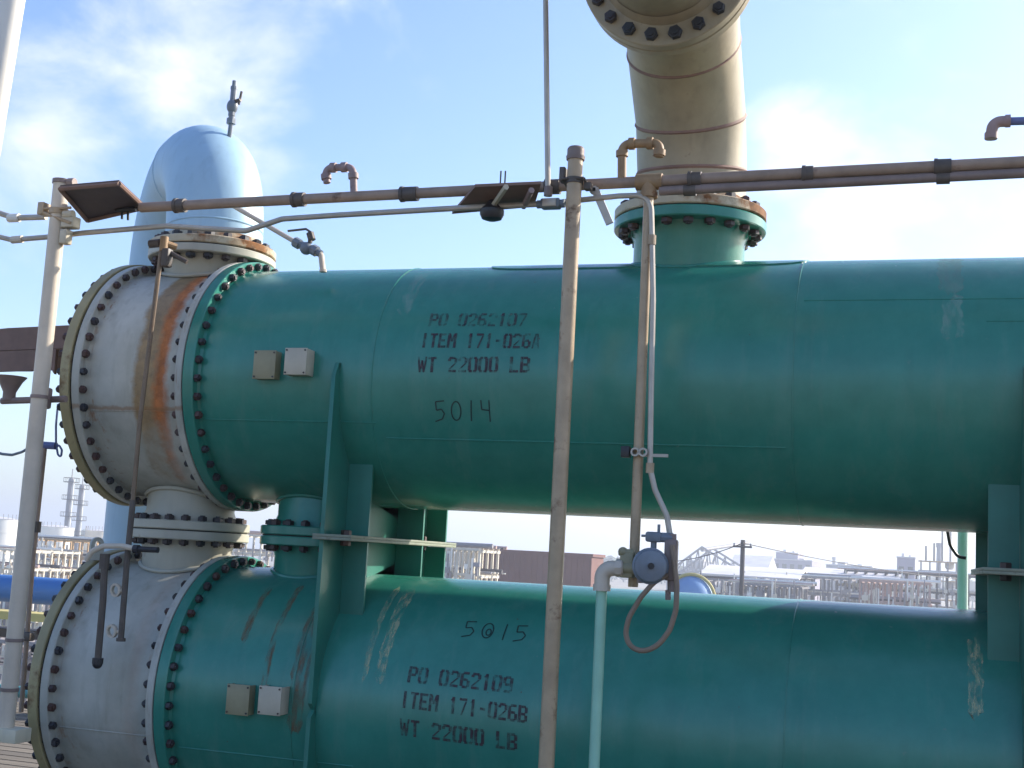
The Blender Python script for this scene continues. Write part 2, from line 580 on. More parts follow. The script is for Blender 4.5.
def bolt_ring(name, parent, o, ax, n, rb, h0, h1, rn, rs, phase=0.5, keep=None):
    ax = Vector(ax).normalized()
    up = Vector((0, 0, 1)) if abs(ax.z) < 0.9 else Vector((1, 0, 0))
    x = ax.cross(up).normalized(); y = ax.cross(x)
    mats = []
    for k in range(n):
        t = 2 * math.pi * (k + phase) / n
        p = Vector(o) + (x * math.cos(t) + y * math.sin(t)) * rb
        j_ = random.uniform(.93, 1.08)
        mm = axis_matrix(p, ax) @ Matrix.Rotation(random.uniform(0, 1.0), 4, 'X') @ Matrix.Diagonal((1, j_, j_, 1))
        mats.append(mm)
    pr = stud(name, h0, h1, rn, rs)
    place_copies(pr, parent, mats)


def saddle(parent, name, x0, s, zc, zend, is_top):
    """s = +1: ribs stand to the right of the web; zend = the plate the saddle bolts to"""
    d = 1 if zend < zc else -1
    b = MB()
    n = 32
    arc = [(-(RS - .004) * math.cos(math.pi * i / n), zc - d * (RS - .004) * math.sin(math.pi * i / n)) for i in range(n + 1)]
    free = zend == ZJ and zc == 0
    tipz = zc + (0.035 if free else 0.0)
    out = [(-0.645, zend + d * 0.013), (0.645, zend + d * 0.013), (0.645, zc - d * .03), (0.612, tipz), (0.598, tipz)]
    out2 = [(-0.598, tipz), (-0.612, tipz), (-0.645, zc - d * .03)]
    b.prism([(x0, y, z) for y, z in out + arc[::-1] + out2], (-s * 0.02, 0, 0))
    root = b.build(name, 'teal_frame', parent)
    for y, w in ((-0.43, 0.12), (0.19, 0.145), (0.60, 0.115)):
        zt = zc - d * (math.sqrt(max(RS * RS - y * y, 0)) - 0.012)
        if abs(y) > .55: zt = zc - d * .18
        b = MB()
        za = zend + d * 0.014
        b.prism([(x0 + s * .002, y, za), (x0 + s * w, y, za), (x0 + s * w, y, zt), (x0 + s * .002, y, zt)], (0, 0.016, 0))
        b.build('rib', 'teal_frame', root)
    b = MB()
    b.box((x0 + s * 0.055, 0, zend + d * 0.0065), (0.19, 1.36, 0.0125), bev=0.002)
    b.build('base_plate', 'dark_plate' if zend == ZJ else 'teal_frame', root)
    for y in (-.54, .40):
        b = MB()
        if d == 1:
            b.hexnut((x0 + s * .06, y, zend), (0, 0, 1), .0135, .036, .024)
        else:
            b.hexnut((x0 + s * .06, y, zend), (0, 0, -1), .0135, .036, .024)
        b.build('anchor_nut', 'bolt', root)
    return root


M['cover'] = painted('ochre_cream_paint', (158, 146, 106), 0.5, 0.2, 0.30, (120, 78, 42), scale=4, rust_scale=4)
M['dark_plate'] = painted('rusty_base_plate', (126, 132, 112), 0.6, 0.25, 0.4, (104, 78, 56), scale=7, rust_scale=7)

NZ_W = Vector((-3.672, 0, 0))     # channel nozzle axis
NZ_G = Vector((-2.93, 0, 0))     # shell nozzle by the left saddle
NZ_T = Vector((-1.09, 0, 0))     # outlet nozzle on top
Z_W = 0.705                      # gasket height of the top channel nozzle
Z_T = 0.812                      # gasket height of the outlet nozzle
BLT = dict(n=44, rb=0.624, rn=0.020, rs=0.011)


def nozzle(parent, name, base, sign, zc, zg, r, rf, th, mat, nb, bolts=True, top=True, both=None):
    """pipe stub from the vessel to a flange whose mating face is at zg; sign +1 up, -1 down"""
    b = MB()
    o = Vector((base.x, 0, 0))
    z0 = zc + sign * (math.sqrt(RS * RS - r * r) - 0.10)
    zf = zg - sign * 0.003
    prof = [(z0, r), (zf - sign * (th + 0.055), r), (zf - sign * th, r + 0.022), (zf - sign * th, rf - 0.005), (zf - sign * (th - 0.005), rf),
            (zf - sign * 0.005, rf), (zf, rf - 0.005), (zf, r - 0.02)]
    b.lathe(o, (0, 0, 1), prof, 72)
    # weld bead where it meets the vessel
    pts = []
    for i in range(49):
        t = 2 * math.pi * i / 48
        x = base.x + (r + 0.006) * math.cos(t); y = (r + 0.006) * math.sin(t)
        pts.append((x, y, zc + sign * math.sqrt(RS * RS - y * y)))
    b.tube(pts, 0.011, 8, caps=False)
    nz = b.build(name, mat, parent)
    if bolts:
        bolt_ring('bolt', nz, (base.x, 0, zg), (0, 0, 1), nb, rf - 0.045, -(th + 0.006), th + 0.006, 0.026, 0.013)
    return nz


def lug(b, X, Y, Z, h=0.10, rot=0.0):
    """lifting eye: a thick rounded plate with a hole, standing on the barrel"""
    o = Vector((X, Y, Z + h * 0.62))
    rm = Matrix.Rotation(rot, 3, 'Z')
    prof = []
    n = 20
    outer, inner = [], []
    for i in range(n):
        t = 2 * math.pi * i / n
        c, s_ = math.cos(t), math.sin(t)
        ox, oz = 0.036 * c, 0.045 * s_
        if s_ < -0.3:
            oz = -h * 0.72; ox = 0.036 * (1 if c > 0 else -1) * min(1, abs(c) * 1.4)
        outer.append((ox, oz)); inner.append((0.016 * c, 0.022 * s_ + 0.004))
    for sgn in (1,):
        A = [[b.bm.verts.new(o + rm @ Vector((x, yy, z))) for x, z in ring] for yy in (-0.011, 0.011) for ring in (outer, inner)]
        o0, i0, o1, i1 = A
        for i in range(n):
            j = (i + 1) % n
            b.bm.faces.new((o0[i], o0[j], i0[j], i0[i])); b.bm.faces.new((o1[i], i1[i], i1[j], o1[j]))
            b.bm.faces.new((o0[i], o1[i], o1[j], o0[j])); b.bm.faces.new((i0[i], i0[j], i1[j], i1[i]))


def exchanger(zc, upper):
    t = thing('heat_exchanger', (XS, 0, zc),
              'upper teal heat exchanger vessel with rust streaked white channel end, marked ITEM 171-026A' if upper else
              'lower teal heat exchanger vessel with plain grey white channel end, marked ITEM 171-026B',
              'heat exchanger', 'stacked heat exchangers')
    o = (0, 0, zc)
    # shell with its weld seams
    b = MB()
    prof = [(XS + 0.05, RS)] + [(XS + 0.05 + (X_END - XS - 0.05) * k / 24, RS) for k in range(1, 25)] + [(X_END + .1, RS * .8), (X_END + .16, 0)]
    b.lathe(o, (1, 0, 0), prof, A_SEG)
    for xw in (-0.53, 1.6, -2.42 if upper else -2.7):
        b.tube([shell_pt(xw, 2 * math.pi * i / 96, zc, RS + 0.0005) for i in range(97)], 0.0030, 6, caps=False)
    al = R_(-30.0)
    b.tube([shell_pt(-2.36 + k * 0.1, al, zc, RS + 0.0005) for k in range(19)], 0.004, 6)
    if upper:
        b.tube([shell_pt(-0.50 + k * 0.1, R_(33), zc, RS) for k in range(20)], 0.003, 6)
    b.tube([shell_pt(-3.3 + k * 0.1, R_(-23), zc, RS + 0.0005) for k in range(10)], 0.004, 6)
    if upper:
        b.tube([shell_pt(0.22 + k * 0.1, R_(22), zc, RS) for k in range(14)], 0.003, 6)
    sh = b.build('shell', 'teal', t)
    # shell flange (teal) with its hub
    b = MB()
    b.lathe(o, (1, 0, 0), [(XS + .003, RS - .01), (XS + .003, RF - .004), (XS + .007, RF), (XS + .056, RF), (XS + .060, RF - .004),
                           (XS + .060, RS + .006), (XS + .075, RS + .001)], A_SEG)
    b.build('shell_flange', 'teal', t)
    b = MB(); b.flange(o, (1, 0, 0), XS - .0025, XS + .0025, RS - .01, RF - .010, A_SEG, 0.0005); b.build('gasket', 'gasket', t)
    # channel barrel with both of its flanges
    b = MB()
    b.lathe(o, (1, 0, 0), [(XS - .003, RS - .02), (XS - .003, RF - .004), (XS - .007, RF), (XS - .036, RF), (XS - .040, RF - .004),
                           (XS - .040, RS - .004), (XS - .06, RS - .012), (XC + .130, RS - .012), (XC + .112, RS - .004), (XC + .112, RF - .010),
                           (XC + .108, RF - .006), (XC + .071, RF - .006), (XC + .067, RF - .010), (XC + .067, RS - .02)], A_SEG)
    b.tube([shell_pt(XC + .135 + k * 0.05, R_(-20), zc, RS - .012) for k in range(11)], 0.004, 6)
    ch = b.build('channel', 'channel_a' if upper else 'channel_b', t, origin=None)
    b = MB(); b.flange(o, (1, 0, 0), XC + .055, XC + .067, RS - .01, RF - .018, A_SEG, 0.0005); b.build('gasket', 'gasket', t)
    # cover plate
    b = MB()
    b.lathe(o, (1, 0, 0), [(XC + .055, 0), (XC + .055, RF - .004), (XC + .051, RF), (XC + .006, RF), (XC, RF - .006), (XC, 0.4), (XC - .004, 0.39), (XC - .004, 0)], A_SEG)
    b.build('channel_cover', 'cover', t)
    bolt_ring('bolt', t, (XS, 0, zc), (1, 0, 0), BLT['n'], BLT['rb'], -.041, .061, BLT['rn'], BLT['rs'])
    bolt_ring('bolt', t, (XC + .06, 0, zc), (1, 0, 0), BLT['n'], BLT['rb'], -.061, .053, BLT['rn'], BLT['rs'], 0.2)
    # lifting lugs
    if upper:
        for X, Y in ((XC + .10, -0.02), (XS - .10, -0.10)):
            b = MB(); lug(b, X, Y, zc + math.sqrt(RS * RS - Y * Y) + (.03 if X < -3.8 else -.015), rot=R_(90 if X < -3.8 else 70)); b.build('lifting_lug', 'channel_b', t)
    else:
        b = MB(); lug(b, XC + .05, -.28, zc + .60, rot=R_(60)); b.build('lifting_lug', 'channel_b', t)
    # nozzles
    W = 'nozzle_white'
    if upper:
        nozzle(t, 'channel_nozzle', NZ_W, 1, zc, Z_W, 0.245, 0.335, 0.042, W, 20)
        nozzle(t, 'outlet_nozzle', NZ_T, 1, zc, Z_T, 0.262, 0.36, 0.05, 'teal', 20)
        b = MB()
        shell_patch(b, -2.02, -0.52, R_(64), R_(116), zc, RS, 0.006)
        b.build('reinforcing_pad', 'teal', t)
    sg = -1 if upper else 1
    nozzle(t, 'channel_nozzle', NZ_W, sg, zc, ZJ, 0.225, 0.31, 0.045, W, 20, bolts=upper)
    nozzle(t, 'shell_nozzle', NZ_G, sg, zc, ZJ, 0.205, 0.285, 0.045, 'teal', 16, bolts=upper)
    if upper:
        for base_, rf_ in ((NZ_W, .31), (NZ_G, .285)):
            b = MB(); b.flange((base_.x, 0, 0), (0, 0, 1), ZJ - .003, ZJ + .003, .19, rf_ - .012, 64, .0005); b.build('gasket', 'gasket', t)
    # saddles
    sname = 'saddle'
    saddle(t, sname, -2.58, 1, zc, ZJ, upper)
    saddle(t, sname, 0.355, -1, zc, ZJ, upper)
    if not upper:
        saddle(t, 'saddle', -2.58, 1, zc, ZD, False)
        saddle(t, 'saddle', 0.355, -1, zc, ZD, False)
    # name plates on stand-off brackets
    for k, (X, w, hgt, mt, so, lab) in enumerate(((-2.945, .115, .135, 'plate_tan', .05, 'tan stand-off bracket plate'), (-2.772, .112, .125, 'plate_white', .075, 'pale blank name plate'))):
        a = R_(1.5 if k == 0 else 2.5)
        c = shell_pt(X, a, zc, RS + so)
        b = MB()
        b.box(c, (w, 0.008, hgt), bev=0.002)
        b.box(c + Vector((-w / 2 + .004, so / 2, 0)), (0.008, so, hgt * .96), bev=0.001)
        b.box(c + Vector((w / 2 - .004, so / 2, 0)), (0.008, so, hgt * .96), bev=0.001)
        b.box(c + Vector((0, so / 2, -hgt / 2 + .008)), (w * .9, so, 0.008), bev=0.001)
        npl = b.build('name_plate', mt, t, label=lab)
        for q in ((-.42, .42), (.42, .42), (-.42, -.42), (.42, -.42)):
            b = MB(); b.tube([c + Vector((w * q[0], -.004, hgt * q[1])), c + Vector((w * q[0], -.008, hgt * q[1]))], .0045, 8)
            b.build('rivet', 'bolt', npl)
    # stencilled lines
    r1 = RS + 0.0022
    Hh = 0.072
    if upper:
        b = MB(); stencil(b, 'PO 0262107', -2.172, -1.70, R_(20.6), R_(20.4), Hh, zc, r1); b.build('stencil_line', 'stencil_faded', t, label='faded stencilled line PO 0262107')
        b = MB(); stencil(b, 'ITEM 171-026A', -2.196, -1.622, R_(10.4), R_(10.0), Hh, zc, r1); b.build('stencil_line', 'stencil', t, label='stencilled line ITEM 171-026A')
        b = MB(); stencil(b, 'WT 22000 LB', -2.196, -1.66, R_(-0.6), R_(-0.4), Hh, zc, r1); b.build('stencil_line', 'stencil', t, label='stencilled line WT 22000 LB')
        b = MB(); scrawl(b, FIVE(0) + ZERO(.28) + ONE(.60) + FOUR(.80), -2.11, -1.84, R_(-21.8), R_(-21.0), 0.094, zc, r1, 0.006)
        b.build('handwritten_number', 'marker', t, label='handwritten 5014')
    else:
        b = MB(); stencil(b, 'PO 0262109', -2.158, -1.67, R_(14.6), R_(13.8), Hh, zc, r1); b.build('stencil_line', 'stencil', t, label='stencilled line PO 0262109')
        b = MB(); stencil(b, 'ITEM 171-026B', -2.178, -1.592, R_(4.2), R_(2.6), Hh, zc, r1); b.build('stencil_line', 'stencil', t, label='stencilled line ITEM 171-026B')
        b = MB(); stencil(b, 'WT 22000 LB', -2.172, -1.63, R_(-7.0), R_(-8.6), Hh, zc, r1); b.build('stencil_line', 'stencil', t, label='stencilled line WT 22000 LB')
        b = MB(); scrawl(b, FIVE(0) + ZERO(.28) + [circle_pts(.4, .4, .04, .2, 8)] + ONE(.60) + FIVE(.80), -1.955, -1.655, R_(36.6), R_(36.2), 0.088, zc, r1, 0.006)
        b.build('handwritten_number', 'marker', t, label='handwritten 5015')
    # worn pale marks and rust runs on the shell
    def mark(x0, x1, a0, a1, mt, nm, n=20):
        b = MB()
        rows = []
        for k in range(n + 1):
            a = R_(a0 + (a1 - a0) * k / n)
            jl, jr = random.uniform(-.1, .1), random.uniform(-.1, .1)
            if k in (0, n): jl, jr = .3, -.3
            rows.append([b.bm.verts.new(shell_pt(x0 + (x1 - x0) * (jl + (1 + jr - jl) * j / 4), a + (random.uniform(-.03, .03) if k in (0, n) else 0), zc, RS + 0.0016)) for j in range(5)])
        for k in range(n):
            for j in range(4):
                b.bm.faces.new((rows[k][j], rows[k][j + 1], rows[k + 1][j + 1], rows[k + 1][j]))
        b.build(nm, mt, t)
    if upper:
        mark(-2.345, -2.275, 28, 62, 'chalk_faint', 'paint_mark')
        mark(0.035, 0.135, 36, 78, 'tape', 'paint_mark')
        mark(0.05, 0.13, 14, 35, 'chalk_faint', 'paint_mark')
    else:
        mark(-2.378, -2.35, 14, 66, 'chalk', 'paint_mark')
        mark(-2.315, -2.265, 14, 66, 'chalk', 'paint_mark')
        mark(0.16, 0.215, 20, 56, 'chalk', 'paint_mark')
        mark(-2.865, -2.835, 4, 62, 'rust_run', 'rust_stain')
        mark(-3.02, -2.985, 26, 58, 'rust_run', 'rust_stain')
        mark(-2.72, -2.64, -10, 58, 'rust_run', 'rust_stain')
    return t


ZD = -2.36      # deck level
exA = exchanger(0.0, True)
exB = exchanger(ZL, False)

# ------------------------------------------------------------------ large pipes on the nozzles
# blue return bend
ub = thing('return_bend_pipe', (NZ_W.x, 0, Z_W), 'big sky blue return bend pipe rising from the white channel nozzle', 'pipe')
rp = 0.258
D = Vector((-0.70, 0.70, 0)); cc = D.length; Dn = D.normalized()
zs = Z_W + 0.045
path = [Vector((NZ_W.x, 0, zs - .005)), Vector((NZ_W.x, 0, zs + .045))]
for k in range(1, 37):
    a = math.pi * k / 36
    path.append(Vector((NZ_W.x, 0, zs + .045)) + Dn * (cc / 2 * (1 - math.cos(a))) + Vector((0, 0, cc / 2 * 1.0 * math.sin(a))))
path.append(path[-1] + Vector((0, 0, -(zs - ZD) + 0.3)))
path.append(Vector((path[-1].x, path[-1].y, ZD - .02)))
b = MB(); b.tube(path, rp, 48); b.build('bend', 'blue', ub)
for k_ in (2, 20, 38):
    tg = (path[k_ + 1] - path[k_ - 1]).normalized(); xx = tg.cross(Dn.cross(Vector((0, 0, 1)))).normalized(); yy = tg.cross(xx)
    b = MB(); b.tube([path[k_] + (xx * math.cos(2 * math.pi * i / 64) + yy * math.sin(2 * math.pi * i / 64)) * (rp - .002) for i in range(65)], .006, 6, caps=False); b.build('weld_seam', 'blue', ub)
b = MB(); b.lathe((NZ_W.x, 0, 0), (0, 0, 1), [(Z_W + .003, rp - .03), (Z_W + .003, .33), (Z_W + .008, .335), (Z_W + .04, .335), (Z_W + .045, .33), (Z_W + .045, rp + .02), (Z_W + .09, rp + .002)], 72)

M['cream_rust'] = painted('cream_rusty_flange', (190, 176, 146), 0.55, 0.15, 0.68, (146, 96, 52), scale=4, rust_scale=4)
b.build('flange', 'cream_rust', ub)
b = MB(); b.flange((NZ_W.x, 0, 0), (0, 0, 1), Z_W - .003, Z_W + .003, .2, .322, 64, .0005); b.build('gasket', 'gasket', ub)
# vent valve on the crown of the bend
v0 = at(228, 147, 0.08); v1 = at(231, 124, 0.08); v2 = at(234.5, 81, 0.08)
ax = (v2 - v1).normalized()
b = MB()
b.tube([v0 - (v1 - v0) * .3, v1], .013, 10)
b.tube([v1, v1 + ax * .03], .026, 8); b.tube([v1 + ax * .045, v1 + ax * .07], .02, 8)
b.ball(v1 + ax * .10, .032, (1, 1, 1.3)); b.tube([v1 + ax * .03, v1 + ax * .2], .017, 10)
b.tube([v1 + ax * .17, v2], .012, 10); b.tube([v1 + ax * .20, v1 + ax * .215], .019, 10)
vv = b.build('vent_valve', 'grey_cast', ub)
b = MB(); h = v1 + ax * .125
b.tube([h, h + Vector((.055, -.01, .008))], .011, 8); b.tube([h + Vector((.045, -.01, -.02)), h + Vector((.056, -.01, .055))], .007, 8)
b.build('handle', 'dark_metal', vv)

# tan riser with mitred bend
tr = thing('riser_pipe', (NZ_T.x, 0, Z_T), 'tan mitred riser pipe bolted on the teal top nozzle, bending towards the viewer', 'pipe')
rt = 0.26
z0 = Z_T + .05
Ye, Ze = -0.86, 1.695
XE = NZ_T.x + .03
path = [Vector((NZ_T.x, 0, z0 - .01)), Vector((NZ_T.x, 0.0, 1.06)), Vector((NZ_T.x, -0.08, 1.30)), Vector((NZ_T.x, -.32, 1.57)), Vector((XE, -.62, Ze)), Vector((XE, Ye, Ze))]
b = MB(); b.tube(path, rt, 48, rr=[rt] * 6); b.build('bend', 'tan', tr)
for k in (1, 2, 3):
    tg = (path[k + 1] - path[k - 1]).normalized()
    b = MB(); xx = Vector((1, 0, 0)); yy = tg.cross(xx)
    b.tube([path[k] + (xx * math.cos(2 * math.pi * i / 64) + yy * math.sin(2 * math.pi * i / 64)) * (rt - .005) for i in range(65)], .0115, 6, caps=False)
    b.build('weld_seam', 'weld_rust' if 'weld_rust' in M else M.setdefault('weld_rust', painted('rusty_weld', (136, 104, 88), .7, .2, .2, (120, 80, 60), scale=10)), tr)
b = MB(); b.lathe((NZ_T.x, 0, 0), (0, 0, 1), [(Z_T + .003, rt - .03), (Z_T + .003, .355), (Z_T + .008, .36), (Z_T + .045, .36), (Z_T + .05, .355), (Z_T + .05, rt + .02), (Z_T + .10, rt + .002)], 72)
b.build('flange', 'cream_rust', tr)
b = MB(); b.flange((NZ_T.x, 0, 0), (0, 0, 1), Z_T - .003, Z_T + .003, .22, .345, 64, .0005); b.build('gasket', 'gasket', tr)
b = MB(); b.lathe((XE, 0, Ze), (0, 1, 0), [(Ye + .10, rt + .001), (Ye + .055, rt + .02), (Ye + .055, .365), (Ye + .05, .37), (Ye + .008, .37), (Ye + .003, .365), (Ye + .003, rt - .03)], 72)
fl = b.build('flange', 'tan', tr)
bolt_ring('bolt', fl, (XE, Ye, Ze), (0, 1, 0), 20, .322, -.056, .056, .029, .014, 0.5)
# spool that runs on over the viewer's head
sp = thing('overhead_spool_pipe', (XE, Ye, Ze), 'tan pipe spool running overhead from the flange of the tan riser', 'pipe')
b = MB(); b.lathe((XE, 0, Ze), (0, 1, 0), [(Ye - .10, rt + .001), (Ye - .055, rt + .02), (Ye - .055, .365), (Ye - .05, .37), (Ye - .008, .37), (Ye - .003, .365), (Ye - .003, rt - .03)], 72)
b.build('flange', 'tan', sp)
b = MB(); b.tube([(XE, Ye - .004, Ze), (XE, Ye - 1.2, Ze), (XE, Ye - 1.6, Ze + .3), (XE, Ye - 1.7, Ze + 1.5)], rt - .002, 48, bend=.3); b.build('spool', 'tan', sp)

# ------------------------------------------------------------------ posts, poles and headers in front
YP, YH = -0.95, -0.85
# tall tan pole
pt, pb = at(577, 152, YP), at(545, 768, YP)
px = (pt.x + pb.x) / 2
pole = thing('support_pole', (px, YP, ZD), 'tall tan scaffold pole with a cap, standing in front of both vessels', 'pole')
b = MB(); b.tube([(px, YP, ZD), (px, YP, pt.z - .01)], .0315, 20); b.tube([(px, YP, ZD), (px, YP, ZD + .012)], .08, 20); b.build('pole', 'tan_pole', pole)
b = MB(); b.lathe((px, YP, pt.z), (0, 0, 1), [(-.035, .031), (-.035, .038), (-.02, .040), (-.02, .036), (.012, .036), (.02, .03), (.022, 0)], 20); b.build('cap', 'mauve_pipe', pole)
zc_ = at(577, 181, YP).z
b = MB(); b.lathe((px, YP, zc_), (0, 0, 1), [(-.012, .031), (-.012, .037), (.012, .037), (.012, .031)], 20)
b.tube([(px - .03, YP - .03, zc_ + .003), (px + .03, YP - .03, zc_ + .003)], .006, 8)
b.tube([(px - .045, YP - .025, zc_ + .003), (px - .045, YH - .01, zc_ - .01)], .0065, 8); b.tube([(px + .045, YP - .02, zc_ + .003), (px + .045, YH - .01, zc_ - .01)], .0065, 8)
b.tube([(px - .047, YP - .028, zc_ + .003), (px + .047, YP - .028, zc_ + .003)], .0065, 8)
b.box((px - .052, YP + .01, zc_ + .03), (.024, .05, .06), bev=.003); b.box((px + .055, YP + .02, zc_ - .02), (.03, .04, .03), bev=.003)
b.build('clamp', 'dark_metal', pole)
for yy in (608, 662, 705):
    pass

# pale grey post
qt, qb = at(62, 184, YP), at(5, 727, YP)
qx = (qt.x + qb.x) / 2
post = thing('support_post', (qx, YP, qb.z), 'pale grey steel post left of the white channel covers, carrying clamps and lamp arms', 'post')
b = MB(); b.tube([(qx, YP, qb.z), (qx, YP, qt.z)], .0375, 20); b.build('post', 'grey_post', post)
b = MB(); b.tube([(qx, YP, qt.z), (qx, YP, qt.z + .02)], .043, 16); b.tube([(qx + .04, YP, qt.z + .004), (qx + .075, YP, qt.z + .004)], .022, 10); b.build('cap', 'mauve_pipe', post)
cz = at(60, 212, YP).z
b = MB()
b.lathe((qx, YP, cz), (0, 0, 1), [(-.014, .037), (-.014, .045), (.014, .045), (.014, .037)], 20)
b.box((qx - .075, YP - .01, cz + .012), (.035, .06, .06), bev=.004); b.tube([(qx - .09, YP - .03, cz), (qx + .10, YP - .03, cz - .065)], .008, 8)
b.tube([(qx - .09, YP - .03, cz + .01), (qx + .09, YP - .03, cz + .01)], .007, 8)
b.build('clamp', 'tan_pole', post)
b = MB(); b.box((qx + .075, YP, cz - .055), (.07, .06, .055), bev=.006); b.box((qx + .06, YP - .005, cz - .125), (.04, .05, .07), bev=.006); b.tube([(qx + .05, YP - .02, cz - .02), (qx + .10, YP - .02, cz - .02)], .02, 10)
b.build('pipe_clip', 'plate_white', post)
for yy in (397, 640, 690):
    z_ = at(40 if yy < 500 else 15, yy, YP).z
    b = MB(); b.lathe((qx, YP, z_), (0, 0, 1), [(-.008, .037), (-.008, .042), (.008, .042), (.008, .037)], 16)
    b.build('collar', 'mauve_pipe', post)

# beam the post stands on
b = MB(); zb = qb.z
b.box((qx - 1.4, YP, zb - .03), (3.0, .11, .06), bev=.004)
b.box((qx - 2.4, YP, (zb - .06 + ZD) / 2), (.08, .08, zb - .06 - ZD), bev=.004)
bb = tag(b.build('kerb_beam', 'beam_pale', None, origin=(qx - 1.2, YP, ZD)), 'pale low steel beam at the foot of the grey post', 'beam')

# rusty header pipe
hz = at(400, 193, YH).z
hx0, hx1 = at(141, 207, YH).x, 1.3
zl, zr = at(130, 208, YH).z, at(1010, 161, YH).z
def hp(px_):
    q = at(px_, 190, YH).x
    return Vector((q, YH, zl + (zr - zl) * (q - hx0) / (hx1 - hx0)))
hd = thing('header_pipe', hp(300), 'long rusty horizontal header pipe crossing in front of both tall pipes', 'pipe')
b = MB(); b.tube([(hx0, YH, zl), (hx1, YH, zr + .005)], .0235, 16); b.build('pipe', 'rusty_pipe', hd)
for x_, w, mt in ((182, .05, 'dark_metal'), (300, .055, 'dark_metal'), (410, .075, 'dark_metal'), (553, .06, 'dark_metal'), (695, .05, 'dark_metal'), (808, .04, 'dark_metal'), (943, .06, 'dark_metal')):
    c = hp(x_); b = MB(); b.tube([c - Vector((w / 2, 0, 0)), c + Vector((w / 2, 0, 0))], .0325, 16)
    b.tube([c - Vector((w / 2 + .004, 0, 0)), c - Vector((w / 2 - .010, 0, 0))], .036, 12); b.build('coupling', mt, hd)
c = hp(649)
b = MB(); b.tube([c - Vector((.055, 0, 0)), c + Vector((.055, 0, 0))], .034, 16); b.tube([c, c - Vector((0, 0, .065))], .033, 16); b.tube([c - Vector((0, 0, .045)), c - Vector((0, 0, .068))], .037, 16); b.build('tee', 'ochre_rust', hd)


def goose(name, pts, mt, Y=YH, r=.0165):
    P = [at(x, y, Y) for x, y in pts]
    b = MB(); b.tube(P, r, 12, bend=.035)
    for i in (1, 2):
        d0 = (P[i - 1] - P[i]).normalized(); d1 = (P[i + 1] - P[i]).normalized()
        b.tube([P[i] + d0 * .055, P[i] + d0 * .03], r + .007, 12); b.tube([P[i] + d1 * .03, P[i] + d1 * .055], r + .007, 12)
    b.build(name, mt, hd)


goose('gooseneck', [(354, 194), (353, 167), (325, 168), (327, 183)], 'pink_rust')
goose('gooseneck', [(622, 180), (622, 144), (660, 143), (659, 157)], 'ochre_rust', r=.019)
b = MB(); b.box((at(594, 190, YH)), (.03, .04, .03), bev=.004)
b.prism([at(590, 188, YH - .02), at(598, 187, YH - .02), at(613, 222, YH - .02), at(606, 225, YH - .02)], (0, .012, 0)); b.build('hanger_bracket', 'conduit', hd)

# second pipe slung below the header on the right
hz2 = hp(660) + Vector((0, -.004, -.042))
lp = thing('lower_header_pipe', hz2, 'mauve grey pipe slung directly under the right half of the rusty header', 'pipe')
b = MB(); b.tube([hz2, hp(830) + Vector((0, 0, -.041)), Vector((1.3, YH, zr - .036))], .0195, 14); b.build('pipe', 'mauve_pipe', lp)
for x_ in (690, 943):
    c = hp(x_) + Vector((0, 0, -.044)); b = MB(); b.tube([c - Vector((.025, 0, 0)), c + Vector((.025, 0, 0))], .024, 12); b.build('coupling', 'dark_metal', lp)

# blue drain gooseneck at the right edge
p = [at(991, 139, -.7), at(993, 122, -.7), at(1060, 120, -.7), at(1200, 116, -.7)]
dn = thing('drain_pipe', p[1], 'blue grey pipe with a downturned elbow at the right edge, above the header', 'pipe')
b = MB(); b.tube([p[1] + Vector((.03, 0, 0)), p[2], p[3]], .0165, 12); b.build('pipe', 'conduit_blue' if 'conduit_blue' in M else M.setdefault('conduit_blue', painted('blue_grey_pipe_paint', (92, 104, 150), .45, .15, 0, scale=8)), dn)
b = MB(); b.tube([p[0], p[1], p[1] + Vector((.06, 0, 0))], .0225, 12, bend=.035); b.tube([p[0], p[0] + Vector((0, 0, .025))], .025, 12); b.tube([p[1] + Vector((.045, 0, .001)), p[1] + Vector((.065, 0, .001))], .026, 12)
b.build('elbow', 'pink_rust', dn)

# rusty drop pipe from the tee down to the valve
d0, d1 = hp(649) - Vector((0, 0, .06)), at(633, 587, YH)
dr = thing('drop_pipe', d1, 'tan brown drop pipe hanging from the header tee to the grey valve', 'pipe')
b = MB(); b.tube([d0, Vector((d0.x, YH, d1.z))], .0205, 14); b.build('pipe', 'tan_pole', dr)
c = Vector((d0.x, YH - .02, at(640, 453, YH).z))
b = MB(); b.box(c + Vector((-.045, -.01, 0)), (.035, .04, .045), bev=.003); b.build('strap_block', 'black', dr)
b = MB()
for q in (-.005, .028):
    b.lathe(c + Vector((q, -.014, 0)), (0, 1, 0), [(-.012, .011), (-.012, .018), (.012, .018), (.012, .011)], 14, True)
b.box(c + Vector((.075, .0, -.01)), (.10, .012, .012)); b.build('strap_clip', 'conduit', dr)

